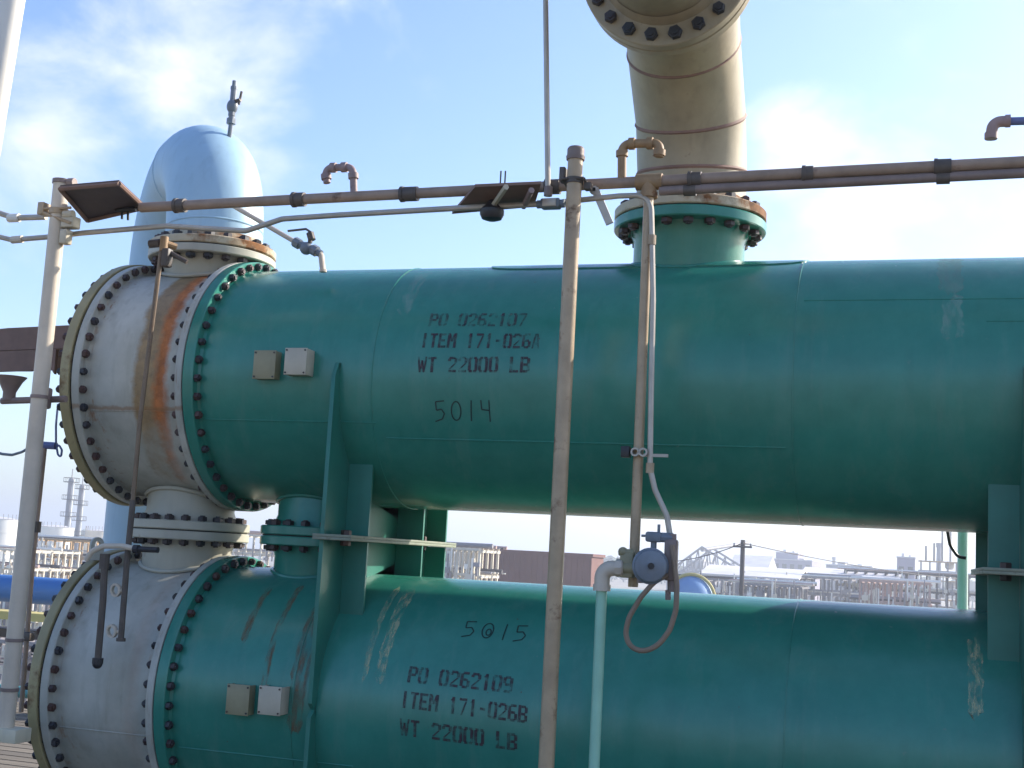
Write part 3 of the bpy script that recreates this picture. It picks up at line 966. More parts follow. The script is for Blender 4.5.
# thin grey conduit: along the header, then down beside the drop pipe
YC = -.90
cp = [(-30, 233), (0, 237), (12, 240), (48, 237), (83, 233), (166, 226), (246, 231), (282, 219), (340, 215), (460, 208), (540, 204)]
P = [at(x, y, YC) for x, y in cp]
cl = thing('conduit', P[5], 'thin pale grey conduit sagging below the header on the left, ending at the junction box', 'conduit')
b = MB(); b.tube(P, .0125, 10, bend=.09); b.build('tube', 'conduit', cl)
b = MB()
for (i, j) in ((2, 3),):
    b.tube([P[i], P[i] + (P[j] - P[i]).normalized() * .06], .018, 10)
b.build('coupling', 'grey_post', cl)
P = [at(x, y, YC) for x, y in ((-20, 208), (-4, 212), (14, 218), (46, 217))]
cs = thing('conduit_stub', P[2], 'short grey conduit stub entering the grey post clamp from the left edge', 'conduit')
b = MB(); b.tube(P, .014, 10, bend=.05); b.build('tube', 'conduit', cs); b = MB(); b.tube([P[2] - Vector((.03, 0, 0)), P[2] + Vector((.03, 0, 0))], .021, 10); b.build('coupling', 'white_paint', cs)

YD = -.87
cp = [(562, 202), (619, 196), (651, 199), (652, 240), (653, 300), (651, 400), (650, 468), (655, 490), (667, 516), (672, 548)]
P = [at(x, y, YD) for x, y in cp]
P[2] = at(651, 195, YD)
cr_ = thing('drop_conduit', P[4], 'pale grey conduit running from the junction box down beside the brown drop pipe', 'conduit')
b = MB(); b.tube(P, .0115, 10, bend=.09); b.build('tube', 'conduit', cr_)
for k in (3, 6):
    b = MB(); b.tube([P[k] + Vector((0, 0, .02)), P[k] - Vector((0, 0, .02))], .0165, 10); b.build('coupling', 'tan_pole', cr_)

# junction box with the tall thin conduit rising from it
jb = at(551, 204, YC)
j = thing('junction_box', jb, 'small grey junction box below the header beside the tan pole', 'junction box')
b = MB(); b.box(jb, (.085, .05, .042), bev=.008); b.tube([jb - Vector((.06, 0, 0)), jb + Vector((.06, 0, 0))], .018, 12); b.build('body', 'grey_cast', j)
b = MB(); b.box(jb - Vector((0, .028, 0)), (.06, .008, .034), bev=.003); b.build('cover', 'conduit', j)
t0, t1 = at(548, 196, YC), at(545, -60, YC)
rc = thing('riser_conduit', t0, 'tall thin grey conduit rising straight up from the junction box', 'conduit')
b = MB(); b.tube([t0, t1], .0118, 10); b.build('tube', 'conduit', rc)
b = MB(); b.tube([t0, t0 + Vector((0, 0, .04))], .018, 10); b.build('coupling', 'mauve_pipe', rc)

# weather hood with round lamp under the header
c4 = [at(475, 187, -1.05), at(541, 184, -1.05), at(534, 207, -.80), at(452, 214, -.80)]
hdg = thing('lamp_hood', (c4[0] + c4[2]) / 2, 'tilted brown steel hood with a black round lamp under it, hung on the header', 'lamp')
b = MB(); b.prism(c4, (0, 0, .012)); b.build('hood', 'brown_hood', hdg)
for u_, v0_, v1_, mt in ((.46, -.12, .85, 'plate_white'), (.88, .05, .75, 'pink_rust')):
    bil = lambda u, v: (c4[0].lerp(c4[1], u)).lerp(c4[3].lerp(c4[2], u), v) - Vector((0, .01, .022))
    b = MB(); b.tube([bil(u_, v0_), bil(u_ - .02, v1_)], .013, 6); b.build('bracket', mt, hdg)
b = MB(); c = at(492, 213, -.90)
b.lathe(c, (0, 0, 1), [(-.035, 0), (-.034, .02), (-.026, .043), (-.008, .052), (.012, .052), (.03, .035), (.05, .02), (.06, .012)], 20); b.build('lamp', 'black', hdg)
b = MB()
b.tube([at(501, 171, YH), at(500, 189, YH), at(500, 198, YH), at(504.5, 198, YH), at(504.5, 189, YH), at(505.5, 171, YH)], .0035, 6)
b.build('u_bolt', 'dark_metal', hdg)

# dark flat floodlight at the top of the grey post
c4 = [at(60, 188, -1.12), at(119, 183, -1.12), at(144.5, 207, -.72), at(87.5, 220, -.72)]
fd = thing('floodlight_hood', (c4[0] + c4[2]) / 2, 'dark square steel floodlight hood at the top of the grey post, seen from below', 'lamp')
b = MB(); b.prism(c4, (0, 0, .014)); b.build('hood', 'dark_hood', fd)
b = MB()
for i in range(4):
    p_, q_ = c4[i], c4[(i + 1) % 4]
    b.tube([p_ - Vector((0, 0, .004)), q_ - Vector((0, 0, .004))], .011, 6)
b.build('rim', 'brown_hood', fd)
for (x, y) in ((128, 215), (122, 214)):
    b = MB(); b.tube([at(x, y - 6, -.75), at(x, y + 5, -.75)], .006, 8); b.build('bolt', 'black', fd)
b = MB(); b.tube([at(116, 210, -.76), at(136, 209, -.76)], .012, 8); b.build('clamp_bar', 'black', fd)

# lamp arm with brown hood behind the grey post
ar = at(45, 399, -.80)
la = thing('post_lamp', ar, 'brown sheet hood and purple lamp on a short arm, half way up the grey post', 'lamp')
b = MB(); b.tube([at(2, 401, -.86), at(66, 399, -.86)], .016, 10); b.box(at(42, 398, -.885), (.075, .06, .10), bev=.01); b.build('arm', 'mauve_pipe', la)
b = MB()
c = at(10, 388, -.86)
b.lathe(c, (0, 0, 1), [(-.06, .03), (-.02, .03), (.03, .055), (.055, .075), (.055, .06), (.03, .04), (0, 0)], 18); b.build('lamp', 'mauve_pipe', la)
b = MB(); Yb = -.55
pA = [at(-40, 340, Yb), at(5, 328, Yb), at(72, 326, Yb), at(30, 371, Yb), at(-40, 372, Yb)]
top = [at(-40, 333, Yb), at(8, 327, Yb), at(75, 324, Yb)]
b.prism([at(-40, 333, Yb), at(8, 328, Yb), at(72, 325, Yb), at(66, 348, Yb), at(-40, 352, Yb)], (0, .30, -.06))
b.prism([at(-40, 353, Yb - .01), at(56, 349, Yb - .01), at(54, 374, Yb - .01), at(47, 362, Yb - .01), at(30, 371, Yb - .01), at(-40, 371, Yb - .01)], (0, .02, 0))
b.build('hood', 'brown_hood', la)

# white pole at the left edge
w0, w1 = at(11, 0, -1.4), at(-12, 140, -1.4)
wd = (w1 - w0).normalized()
wp = thing('white_pole', w0 + wd * 3.0, 'thick bright white pole cut by the top left corner', 'pole')
b = MB(); b.tube([w0 - wd * .9, w0 + wd * 3.9], .06, 24); b.build('tube', 'white_paint', wp)
b = MB(); b.tube([w0 - wd * .9, w0 - wd * .85], .066, 24); b.build('collar', 'white_paint', wp)

# small rusty pipe left, with tee
YT = .1
P = [at(x, y, YT) for x, y in ((45, 447), (41, 490), (37, 527), (33, 560), (27, 640), (22, 700))]
tp = thing('rusty_stand_pipe', P[5], 'thin rusty stand pipe with a blue tee on top, just right of the grey post', 'pipe')
b = MB(); b.tube([P[0], P[3]], .0125, 10); b.tube([P[3], P[5] + (P[5] - P[4]) * .2], .0135, 10); b.build('pipe', 'rusty_pipe', tp)
b = MB(); b.tube([at(41, 445, YT), at(56, 446, YT)], .021, 10); b.build('tee', 'conduit_blue', tp)
b = MB(); b.tube([P[2] + Vector((0, 0, .03)), P[2] - Vector((0, 0, .03))], .023, 10); b.box(P[4] + Vector((0, 0, .02)), (.07, .05, .05), bev=.01); b.build('fitting', 'dark_metal', tp)
cb = MB(); cb.tube([at(x, y, YT) for x, y in ((58, 404), (56, 425), (56, 444), (58, 455), (61, 457), (62, 450), (59, 445), (55, 446))], .006, 8, bend=.02)
tag(cb.build('cable', 'conduit_blue', None, origin=at(58, 446, YT)), 'thin blue grey cable looping over the blue tee beside the left channel cover', 'cable')
cb = MB(); cb.tube([at(x, y, -.5) for x, y in ((-10, 450), (2, 454), (12, 455), (22, 452), (30, 447))], .007, 8, bend=.05)
tag(cb.build('cable', 'grey_cast', None, origin=at(10, 454, -.5)), 'grey cable sagging in from the left edge to the grey post', 'cable')

# drain lines on the white channels
YV = -.76
P = [at(x, y, YV) for x, y in ((163, 238), (150, 340), (140, 420), (133, 500), (127, 560), (121, 638))]
vl = thing('vent_line', P[3], 'long thin rusty vent line standing in front of both white channels', 'pipe')
b = MB(); b.tube(P[:4], .0115, 10); b.build('upper_tube', 'vent_rust', vl)
b = MB(); b.tube(P[3:], .0145, 10); b.tube([P[5], P[5] - Vector((0, 0, .015))], .022, 10); b.build('lower_tube', 'dark_metal', vl)
b = MB(); c = at(164, 243, YV)
b.tube([c + Vector((0, 0, .03)), c - Vector((0, 0, .04))], .02, 12); b.tube([c, at(176, 247, YV + .05)], .016, 10); b.build('tee', 'ochre_rust', vl)
b = MB(); b.tube([at(165, 250, YV), at(187, 262, YV + .02)], .012, 10); b.box(at(167, 258, YV), (.04, .05, .09), bev=.01); b.tube([at(150, 244, YV), at(160, 243, YV)], .02, 10); b.build('valve', 'dark_metal', vl)
for (x, y) in ((116, 590), (112, 631)):
    b = MB(); c = at(x, y, YV)
    b.lathe(c, Vector((.2, 1, .1)), [(-.008, .021), (-.008, .031), (.008, .031), (.008, .021)], 20, True); b.tube([c + Vector((.03, 0, 0)), c + Vector((.055, 0, 0))], .01, 8)
    b.build('ring_clip', 'grey_post', vl)
P = [at(x, y, YV) for x, y in ((105, 556), (103, 600), (98, 658))]
dl = thing('drain_line', P[2], 'short dark drain line on the lower white channel, left of the long vent line', 'pipe')
b = MB(); b.tube(P, .0165, 10); b.tube([P[0] + Vector((0, 0, .01)), P[0] - Vector((0, 0, .06))], .024, 10); b.build('tube', 'dark_metal', dl)
b = MB(); b.tube([P[2], P[2] - Vector((0, 0, .025))], .026, 10); b.ball(P[2] - Vector((0, 0, .025)), .024); b.build('end_cap', 'bolt', dl)
P = [at(x, y, YV - .02) for x, y in ((86, 560), (92, 551), (104, 546), (122, 546), (136, 549), (158, 550))]
hh = thing('drain_lever', P[2], 'pale curved lever with a dark grip crossing the top of the lower white channel', 'lever')
b = MB(); b.tube(P[:5], .013, 10, bend=.06); b.build('lever', 'grey_post', hh)
b = MB(); b.tube(P[4:], .014, 10); b.tube([P[4] - Vector((.01, 0, 0)), P[4] + Vector((.015, 0, 0))], .02, 10); b.build('grip', 'bolt', hh)

# small-bore branch with valve by the blue pipe
YB = -.42
P = [at(x, y, YB) for x, y in ((232, 205), (297, 243), (314, 250), (321, 254), (323, 272))]
sb = thing('sample_branch', P[1], 'small pale sample branch with a valve and spout beside the blue bend', 'pipe')
b = MB(); b.tube([P[0], P[1]], .0125, 10); b.build('tube', 'grey_post', sb)
b = MB(); ax = (P[1] - P[0]).normalized(); b.tube([P[1] - ax * .015, P[1] + ax * .02], .026, 8); b.ball(P[1] + ax * .06, .032); b.tube([P[1], P[2], P[3]], .019, 10); b.tube([P[2] - ax * .01, P[2] + ax * .02], .027, 8); b.build('valve_body', 'grey_cast', sb)
b = MB(); c = at(310, 243, YB); b.tube([c, c + Vector((0, 0, .05))], .012, 8); b.tube([at(288, 231, YB), at(306, 229, YB), at(312, 233, YB)], .006, 8); b.tube([at(310, 233, YB), at(312, 240, YB)], .02, 8); b.build('handle', 'dark_metal', sb)
b = MB(); b.tube([P[3] - Vector((.03, 0, -.005)), P[3], P[4]], .014, 10, bend=.02); b.tube([P[4] + Vector((0, 0, .012)), P[4]], .018, 10); b.build('spout', 'grey_post', sb)

# pale green pipe with the valve and its grey actuator
YG = -.93
g0, g1 = at(603, 582, YG), at(593, 768, YG)
gx = (g0.x + g1.x) / 2
gp = thing('stand_pipe', (gx, YG, ZD), 'pale green stand pipe in front of the lower vessel, topped by a grey elbow', 'pipe')
b = MB(); b.tube([(gx, YG, ZD), (gx, YG, g0.z)], .0215, 14); b.build('pipe', 'pale_green', gp)
e = Vector((gx, YG, at(604, 570, YG).z)); e2 = at(624, 568, YG)
b = MB(); b.tube([(gx, YG, g0.z - .03), e + Vector((0, 0, .005)), e2], .031, 14, bend=.04); b.tube([(gx, YG, g0.z - .035), (gx, YG, g0.z - .01)], .036, 12); b.tube([e2 - Vector((.03, 0, 0)), e2 - Vector((.005, 0, 0))], .036, 8)
b.build('elbow', 'grey_post', gp)
ac = at(650, 566, YG)
av = thing('valve_actuator', ac, 'grey round valve actuator with a small switch on top, beside the brown drop pipe', 'valve')
b = MB(); b.box(at(628, 565, YG + .02), (.055, .07, .10), bev=.008); b.tube([e2 - Vector((.004, 0, 0)), e2 + Vector((.06, 0, 0))], .026, 12); b.ball(at(623, 552, YG), .02); b.tube([at(619, 552, YG), at(634, 553, YG)], .014, 8); b.build('valve_body', 'plate_tan', av)
b = MB(); b.lathe(ac, Vector((.25, -1, 0)), [(.085, 0), (.085, .05), (.08, .06), (.055, .064), (.05, .071), (.03, .071), (.025, .066), (-.05, .067), (-.06, .058), (-.06, 0)], 32); b.box(ac + Vector((.0, .02, 0)), (.125, .08, .105), bev=.022); b.build('housing', 'grey_cast', av)
b = MB(); f_ = ac + Vector((.25, -1, 0)).normalized() * .085; b.tube([f_, f_ + Vector((.004, -.018, 0))], .013, 8); b.build('drive_nut', 'black', av)
b = MB(); c = at(654, 537, YG); b.box(c + Vector((0, 0, 0)), (.062, .05, .04), bev=.009); b.tube([c + Vector((-.035, 0, .003)), c + Vector((-.05, 0, .003))], .005, 8); b.tube([c + Vector((.018, 0, .015)), c + Vector((.018, 0, .05))], .006, 8); b.tube([c, c - Vector((0, 0, .06))], .012, 10)
b.tube([c + Vector((.03, 0, 0)), c + Vector((.075, 0, 0))], .02, 10); b.build('limit_switch', 'grey_cast', av)
b = MB(); b.tube([at(672, 534, YG), at(672, 592, YG)], .018, 10); b.box(at(671, 560, YG), (.05, .05, .16), bev=.01); b.box(at(675, 557, YG), (.02, .03, .03), bev=.004); b.tube([at(668, 590, YG), at(668, 600, YG)], .011, 8); b.tube([at(640, 575, YG), at(640, 583, YG)], .012, 8)
b.build('conduit_body', 'mauve_pipe', av)
hs_ = [(668, 575), (655, 581), (641, 597), (629, 617), (625, 634), (630, 647), (643, 652), (658, 646), (670, 630), (676, 610), (677, 585), (674, 562), (672, 545)]
b = MB(); b.tube([at(x, y, YG - .03 - .02 * math.sin(i / 12 * math.pi)) for i, (x, y) in enumerate(hs_)], .0105, 10, bend=.12)
tag(b.build('flexible_hose', 'hose', None, origin=at(640, 651, YG)), 'brown grey flexible hose hanging in a loop below the grey actuator', 'hose')

# pale green pipe behind the right saddle and its cable
p0, p1 = at(963, 520, .95), at(963, 612, .95)
b = MB(); b.tube([p0 + Vector((0, 0, .35)), Vector((p0.x, .95, ZD))], .026, 14); b.lathe((p0.x, .95, ZD), (0, 0, 1), [(0, .06), (.012, .06), (.016, .03), (.016, 0)], 16)
tag(b.build('pale_green_pipe', M.setdefault('pale_green_b', painted('faded_green_paint', (208, 222, 212), .5, .1, .05, scale=6)), None, origin=(p0.x, .95, ZD)), 'pale green upright pipe seen in the gap beside the right saddle', 'pipe')
b = MB(); b.tube([at(x, y, .7) for x, y in ((952, 500), (947, 528), (950, 545), (958, 557), (966, 558))], .008, 8, bend=.05)
tag(b.build('hanging_cable', 'black', None, origin=at(950, 540, .7)), 'dark cable hanging under the upper vessel beside the right saddle', 'cable')


# ------------------------------------------------------------------ the setting
ZG = -10.2       # yard level, far below the platform


def ground_mat():
    q = NT('yard_gravel')
    v = q.coord()
    a = q.noise(v, 0.035, 6, 0.6)
    c = q.ramp(a, 0.35, 0.68, lin(118, 110, 98), lin(156, 147, 130))
    p = q.ramp(q.noise(v, 0.012, 3), 0.52, 0.6)
    c = q.mix(q.math('MULTIPLY', p, 0.7), c, lin(112, 118, 92))
    f = q.noise(v, 3.0, 5, 0.7)
    c = q.mix(0.35, c, q.ramp(f, 0.3, 0.7, lin(90, 84, 78), lin(196, 188, 174)))
    q.l(c, q.b.inputs['Base Color'])
    q.b.inputs['Roughness'].default_value = 0.95
    return q.m


M['ground'] = ground_mat()
bm_ = MB()
S_ = 9000
vs_ = [bm_.bm.verts.new((x, y, ZG)) for x, y in ((-S_, -S_), (S_, -S_), (S_, S_), (-S_, S_))]
bm_.bm.faces.new(vs_)
tag(bm_.build('ground', 'ground', None, origin=(0, 0, ZG)), kind='structure')


def deck_mat():
    q = NT('deck_planks')
    tc = q.n('ShaderNodeTexCoord')
    v = tc.outputs['Object']
    sep = q.n('ShaderNodeSeparateXYZ'); q.l(v, sep.inputs[0])
    idx = q.math('FLOOR', q.math('DIVIDE', sep.outputs['Y'], 0.15))
    wn = q.n('ShaderNodeTexWhiteNoise', noise_dimensions='1D'); q.l(idx, wn.inputs['W'])
    c = q.ramp(wn.outputs['Value'], 0, 1, lin(92, 84, 72), lin(128, 117, 100))
    g = q.coord(scale=(0.6, 9, 9))
    c = q.mix(0.4, c, q.ramp(q.noise(g, 3, 5, 0.65), 0.3, 0.7, lin(68, 62, 54), lin(130, 119, 101)))
    q.l(c, q.b.inputs['Base Color'])
    q.b.inputs['Roughness'].default_value = 0.85
    return q.m


M['deck'] = deck_mat()
b = MB()
y = -9.0
while y < 4.2:
    b.box((-1.0, y + .066, ZD - .025), (16.0, .128, .045))
    y += .15
tag(b.build('deck', 'deck', None, origin=(0, 0, ZD)), kind='structure')
b = MB()
for x in range(-8, 8, 2):
    b.box((x, -2.4, ZD - .20), (.14, 13.2, .28))
tag(b.build('deck_beams', flat('deck_beam_steel', (96, 96, 92)), None, origin=(0, 0, ZD - .2)), kind='structure')


# ------------------------------------------------------------------ far plant
F = {
    'steel': flat('far_grey_steel', (136, 132, 134), .6), 'ochre': flat('far_ochre_steel', (176, 142, 96), .7), 'white': flat('far_white_tank', (226, 224, 214), .6, .06),
    'brown': flat('far_brown_cladding', (112, 72, 62), .8, .12), 'grey': flat('far_grey_building', (150, 150, 156), .8), 'lilac': flat('far_lilac_grey_building', (150, 142, 158), .8),
    'cream': flat('far_cream_building', (206, 198, 180), .8), 'blue': flat('far_blue_pipe', (66, 116, 176), .5), 'dark': flat('far_dark_steel', (70, 66, 66), .7),
    'leaf': flat('far_foliage', (62, 78, 54), .95, .5, .05), 'yellow': flat('far_yellow_paint', (190, 176, 112), .7), 'roof': flat('far_pale_roof', (204, 200, 198), .6),
    'tealp': flat('far_teal_rail', (80, 140, 136), .5), 'pink': flat('far_pink_steel', (178, 150, 140), .7), 'glass': flat('far_dark_opening', (50, 54, 62), .3),
}


def atz(px, py, Y):
    return at(px, py, Y)


def column(px, ytop, w, Y, label):
    p = at(px, ytop, Y)
    h = p.z - ZG
    r = w / 2
    t = thing('distillation_column', (p.x, Y, ZG), label, 'tower', 'distillation columns')
    b = MB(); b.lathe((p.x, Y, ZG), (0, 0, 1), [(0, r * 1.2), (4, r), (h - r, r), (h - r * .4, r * .75), (h, 0)], 16); b.tube([(p.x, Y, p.z - .5), (p.x, Y, p.z + 2.0)], .12, 6); b.build('vessel', F['steel'], t)
    for f in (.985, .80, .62, .45):
        b = MB(); z = ZG + h * f - 1
        b.lathe((p.x, Y, z), (0, 0, 1), [(0, r), (0, r * 2.5), (.15, r * 2.5), (.15, r)], 16)
        b.lathe((p.x, Y, z), (0, 0, 1), [(1.05, r * 2.45), (1.05, r * 2.55), (1.15, r * 2.55), (1.15, r * 2.45)], 16, True)
        for k in range(8):
            a = math.pi * k / 4; q = Vector((p.x + r * 2.5 * math.cos(a), Y + r * 2.5 * math.sin(a), z)); b.tube([q, q + Vector((0, 0, 1.1))], .05, 5)
        b.build('platform', F['dark'], t)
    b = MB(); b.tube([(p.x + r * 1.6, Y - r, ZG), (p.x + r * 1.6, Y - r, p.z - .6)], r * .28, 8); b.build('side_pipe', F['white'], t)


column(72, 477, 1.5, 262, 'taller grey distillation column far off under the white channel cover, left of its twin')
column(82.5, 484, 1.4, 270, 'shorter grey distillation column far off under the white channel cover, right of its twin')


def tank(x0, x1, ytop, Y, label, roof=.12, mat='white'):
    a, c = at(x0, ytop, Y), at(x1, ytop, Y)
    r = (c.x - a.x) / 2; cx = (a.x + c.x) / 2; h = (a.z + c.z) / 2 - ZG
    t = thing('storage_tank', (cx, Y, ZG), label, 'tank', 'far storage tanks')
    b = MB(); b.lathe((cx, Y, ZG), (0, 0, 1), [(0, r), (h, r)], 40)
    for k in range(1, 4): b.lathe((cx, Y, ZG), (0, 0, 1), [(h * k / 4 - .08, r), (h * k / 4 - .08, r + .08), (h * k / 4 + .08, r + .08), (h * k / 4 + .08, r)], 40)
    b.build('wall', F[mat], t)
    b = MB(); b.lathe((cx, Y, ZG), (0, 0, 1), [(h, r + .1), (h + r * roof * .7, r * .5), (h + r * roof, 0)], 40); b.build('roof', F['roof'], t)
    b = MB()
    for k in range(14):
        a_ = math.pi + math.pi * k / 13; q = Vector((cx + r * math.cos(a_), Y + r * math.sin(a_), ZG + h)); b.tube([q, q + Vector((0, 0, 1.1))], .06, 5)
    b.build('railing', F['steel'], t)


tank(-16, 16, 519, 230, 'white storage tank at the left edge behind the grey post')
tank(42, 71, 527, 250, 'white storage tank just left of the twin columns')
tank(88, 110, 531, 262, 'small pale storage tank right of the twin columns, below the white cover', mat='cream')


def rack(x0, x1, ytop, Y, label, n=6, levels=3, depth=6, mat='ochre', pipes=6, seed=1, hgt=None):
    rnd = random.Random(seed)
    a, c = at(x0, ytop, Y), at(x1, ytop, Y)
    zt = (a.z + c.z) / 2; h = zt - ZG
    t = thing('pipe_rack', ((a.x + c.x) / 2, Y, ZG), label, 'pipe rack', 'far pipe racks')
    n = int(n * 1.6)
    L = c.x - a.x; w = max(.09, h * .013)
    for k in range(n + 1):
        x = a.x + L * k / n
        for yy in (Y, Y + depth):
            b = MB(); b.box((x, yy, ZG + h / 2), (w * 1.6, w * 1.6, h)); b.build('post', F[mat], t)
    for l in range(levels):
        z = ZG + h * (1 - .22 * l) - w
        for yy in (Y - w, Y + depth + w):
            b = MB(); b.box((a.x + L / 2, yy, z), (L, w, w * 1.8)); b.build('beam', F[mat], t)
        for k in range(n + 1):
            b = MB(); b.box((a.x + L * k / n + w * 1.4, Y + depth / 2, z - w), (w, depth, w * 1.8)); b.build('cross_beam', F[mat], t)
        for q in range(pipes):
            r = rnd.choice([.06, .08, .1, .14, .2]) * h / 9
            b = MB(); yy = Y + depth * (q + .5) / pipes
            b.tube([(a.x - 1, yy, z + w + r), (c.x + 1, yy, z + w + r)], r, 10); b.build('pipe', F[rnd.choice(['steel', 'white', 'pink', 'cream', 'dark'])], t)
    # valves, risers and small gear
    for q in range(min(96, n * 7)):
        b = MB()
        x = a.x + L * rnd.random(); yy = Y - rnd.uniform(.1, .6); z0 = ZG + h * rnd.uniform(.1, .8); b.tube([(x, yy, z0), (x, yy, z0 + h * rnd.uniform(.1, .3))], rnd.uniform(.04, .11), 6)
        if rnd.random() < .5: b.box((x, yy, z0 + h * .1), (rnd.uniform(.2, .6), .4, rnd.uniform(.2, .6)))
        b.build('riser', F[rnd.choice(['cream', 'steel', 'white'])], t)
    return t


rack(28, 130, 540, 120, 'ochre pipe rack below the twin columns', 7, 3, 8, 'ochre', 5, 3)
rack(-30, 26, 548, 95, 'pale pipe rack at the left edge behind the grey post', 5, 3, 8, 'cream', 5, 4)
rack(232, 300, 535, 140, 'pale pipe rack seen through the slot between the two nozzle pairs', 6, 4, 8, 'cream', 5, 5)
rack(432, 480, 547, 100, 'pale lattice pipe rack left of the brown shed', 6, 5, 5, 'cream', 5, 6)
rack(728, 850, 575, 150, 'grey pipe rack under a long pale roof, right of the utility pole', 9, 3, 10, 'steel', 6, 7)
rack(845, 990, 573, 165, 'grey pipe rack below the tall pale silo at the right end of the gap', 9, 4, 10, 'dark', 6, 8)
rack(675, 738, 578, 130, 'grey pipe rack left of the utility pole', 5, 3, 8, 'steel', 5, 9)

rack(738, 800, 584, 110, 'fine grey pipe rack just right of the utility pole, nearest the vessels', 8, 4, 7, 'steel', 6, 21)
rack(860, 930, 581, 125, 'fine pink grey pipe rack below the lilac silo house', 8, 4, 7, 'pink', 6, 22)
rack(20, 140, 552, 150, 'pale pipe rack behind the ochre one, below the twin columns', 9, 4, 8, 'cream', 6, 23)
# long pale roof over the racks
def roof_strip(x0, x1, y0, y1, Y, label, d=14):
    a, c = at(x0, y0, Y), at(x1, y1, Y)
    t = thing('long_roof', ((a.x + c.x) / 2, Y, ZG), label, 'roof')
    b = MB(); b.prism([(a.x, Y - 1, a.z), (a.x, Y + d / 2, a.z + 1.1), (a.x, Y + d + 1, a.z), (a.x, Y + d + 1, a.z - .2), (a.x, Y + d / 2, a.z + .9), (a.x, Y - 1, a.z - .2)], (c.x - a.x, 0, c.z - a.z)); b.build('roof', F['roof'], t)
    n = 8
    for k in range(n + 1):
        x = a.x + (c.x - a.x) * k / n; z = a.z + (c.z - a.z) * k / n
        b = MB(); b.box((x, Y, (z + ZG) / 2), (.3, .3, z - ZG - .3)); b.build('post', F['steel'], t)


roof_strip(700, 800, 573, 579, 148, 'long pale roof on posts behind the utility pole')
roof_strip(800, 900, 575, 581, 162, 'long pale roof on posts in front of the low sheds')


def building(x0, x1, ytop, Y, label, mat, depth=12, rows=2, cols=4, roof='flat', name='building'):
    a, c = at(x0, ytop, Y), at(x1, ytop, Y)
    zt = (a.z + c.z) / 2; h = zt - ZG; L = c.x - a.x
    t = thing(name, ((a.x + c.x) / 2, Y, ZG), label, 'building', 'far buildings')
    b = MB(); b.box((a.x + L / 2, Y + depth / 2, ZG + h / 2), (L, depth, h))
    if mat == 'brown':
        k = a.x + .3
        while k < c.x: b.box((k, Y - .03, ZG + h / 2), (.18, .08, h - .2)); k += .6
    b.build('wall', F[mat], t)
    b = MB()
    if roof == 'gable':
        b.prism([(a.x - .3, Y - .3, zt + .003), (a.x - .3, Y + depth / 2, zt + depth * .16), (a.x - .3, Y + depth + .3, zt + .003)], (L + .6, 0, 0))
    else:
        b.box((a.x + L / 2, Y + depth / 2, zt + .15), (L + .3, depth + .3, .3))
        if mat != 'brown': b.box((a.x + L * .3, Y + depth / 2, zt + .3 + h * .03), (L * .15, depth * .3, h * .06)); b.box((a.x + L * .7, Y + depth / 2, zt + .3 + h * .02), (L * .1, depth * .3, h * .04))
    b.build('roof', F['roof'] if mat != 'brown' else F['brown'], t)
    if mat != 'brown':
        for r in range(rows):
            for k in range(cols):
                b = MB(); b.box((a.x + L * (k + .5) / cols, Y - .03, ZG + h * (1 - (r + .5) / max(rows, 2.4))), (L / cols * .55, .1, h / max(rows, 3) * .4)); b.build('window', F['glass'], t)


building(478, 592, 554, 120, 'long low brown clad shed behind the tan pole in the gap between the vessels', 'brown', 5, 0, 0, 'flat', 'shed')
building(765, 812, 560, 420, 'far lilac block with a stepped top, right of the utility pole', 'lilac', 40, 3, 6)
building(776, 798, 553, 430, 'far lilac penthouse block behind the stepped block', 'lilac', 20, 2, 3)
building(728, 766, 571, 380, 'far low white shed right beside the utility pole', 'cream', 30, 2, 5, 'gable')
building(826, 872, 566, 400, 'far grey block in the middle of the right part of the gap', 'grey', 30, 3, 6)
building(870, 899, 572, 380, 'far low pale shed left of the tall pale silo house', 'cream', 30, 2, 5)
building(897, 915, 558, 300, 'tall plain lilac silo house left of the scaffolded tower', 'lilac', 14, 1, 2, name='silo_house')
building(686, 702, 561, 450, 'far small grey block beside the lattice stockpile frame', 'grey', 30, 3, 3)

# scaffolded tower at the right end of the gap
def scaffold(x0, x1, ytop, Y, label):
    a, c = at(x0, ytop, Y), at(x1, ytop, Y)
    zt = (a.z + c.z) / 2; h = zt - ZG; L = c.x - a.x; dp = L * .8
    t = thing('process_tower', ((a.x + c.x) / 2, Y, ZG), label, 'tower')
    for k in range(5):
        for yy in (Y, Y + dp):
            b = MB(); b.box((a.x + L * k / 4, yy, ZG + h / 2), (.3, .3, h)); b.build('post', F['steel'], t)
    for k in range(1, 8):
        b = MB(); z = ZG + h * k / 7; b.box((a.x + L / 2, Y + dp / 2, z - .15), (L + 1, dp + 1, .22))
        b.build('floor', F['ochre'] if k % 2 else F['steel'], t)
    rnd = random.Random(4)
    for k in range(7):
        b = MB(); r = L * rnd.uniform(.07, .15); x = a.x + L * rnd.random(); z = ZG + h * (k + .15) / 7; b.lathe((x, Y + dp * .4, z), (0, 0, 1), [(0, r * .6), (.4, r), (h / 7 * .7, r), (h / 7 * .85, 0)], 14); b.build('vessel', F[rnd.choice(['cream', 'steel', 'grey'])], t)
    for k in range(4):
        b = MB(); x = a.x + L * (k + .6) / 4.4; b.tube([(x, Y + 1, zt), (x, Y + 1, zt + rnd.uniform(2, 7))], .22, 6); b.build('stack', F['steel'], t)


scaffold(921, 957, 561, 260, 'tall tower of open steel floors at the right end of the gap')

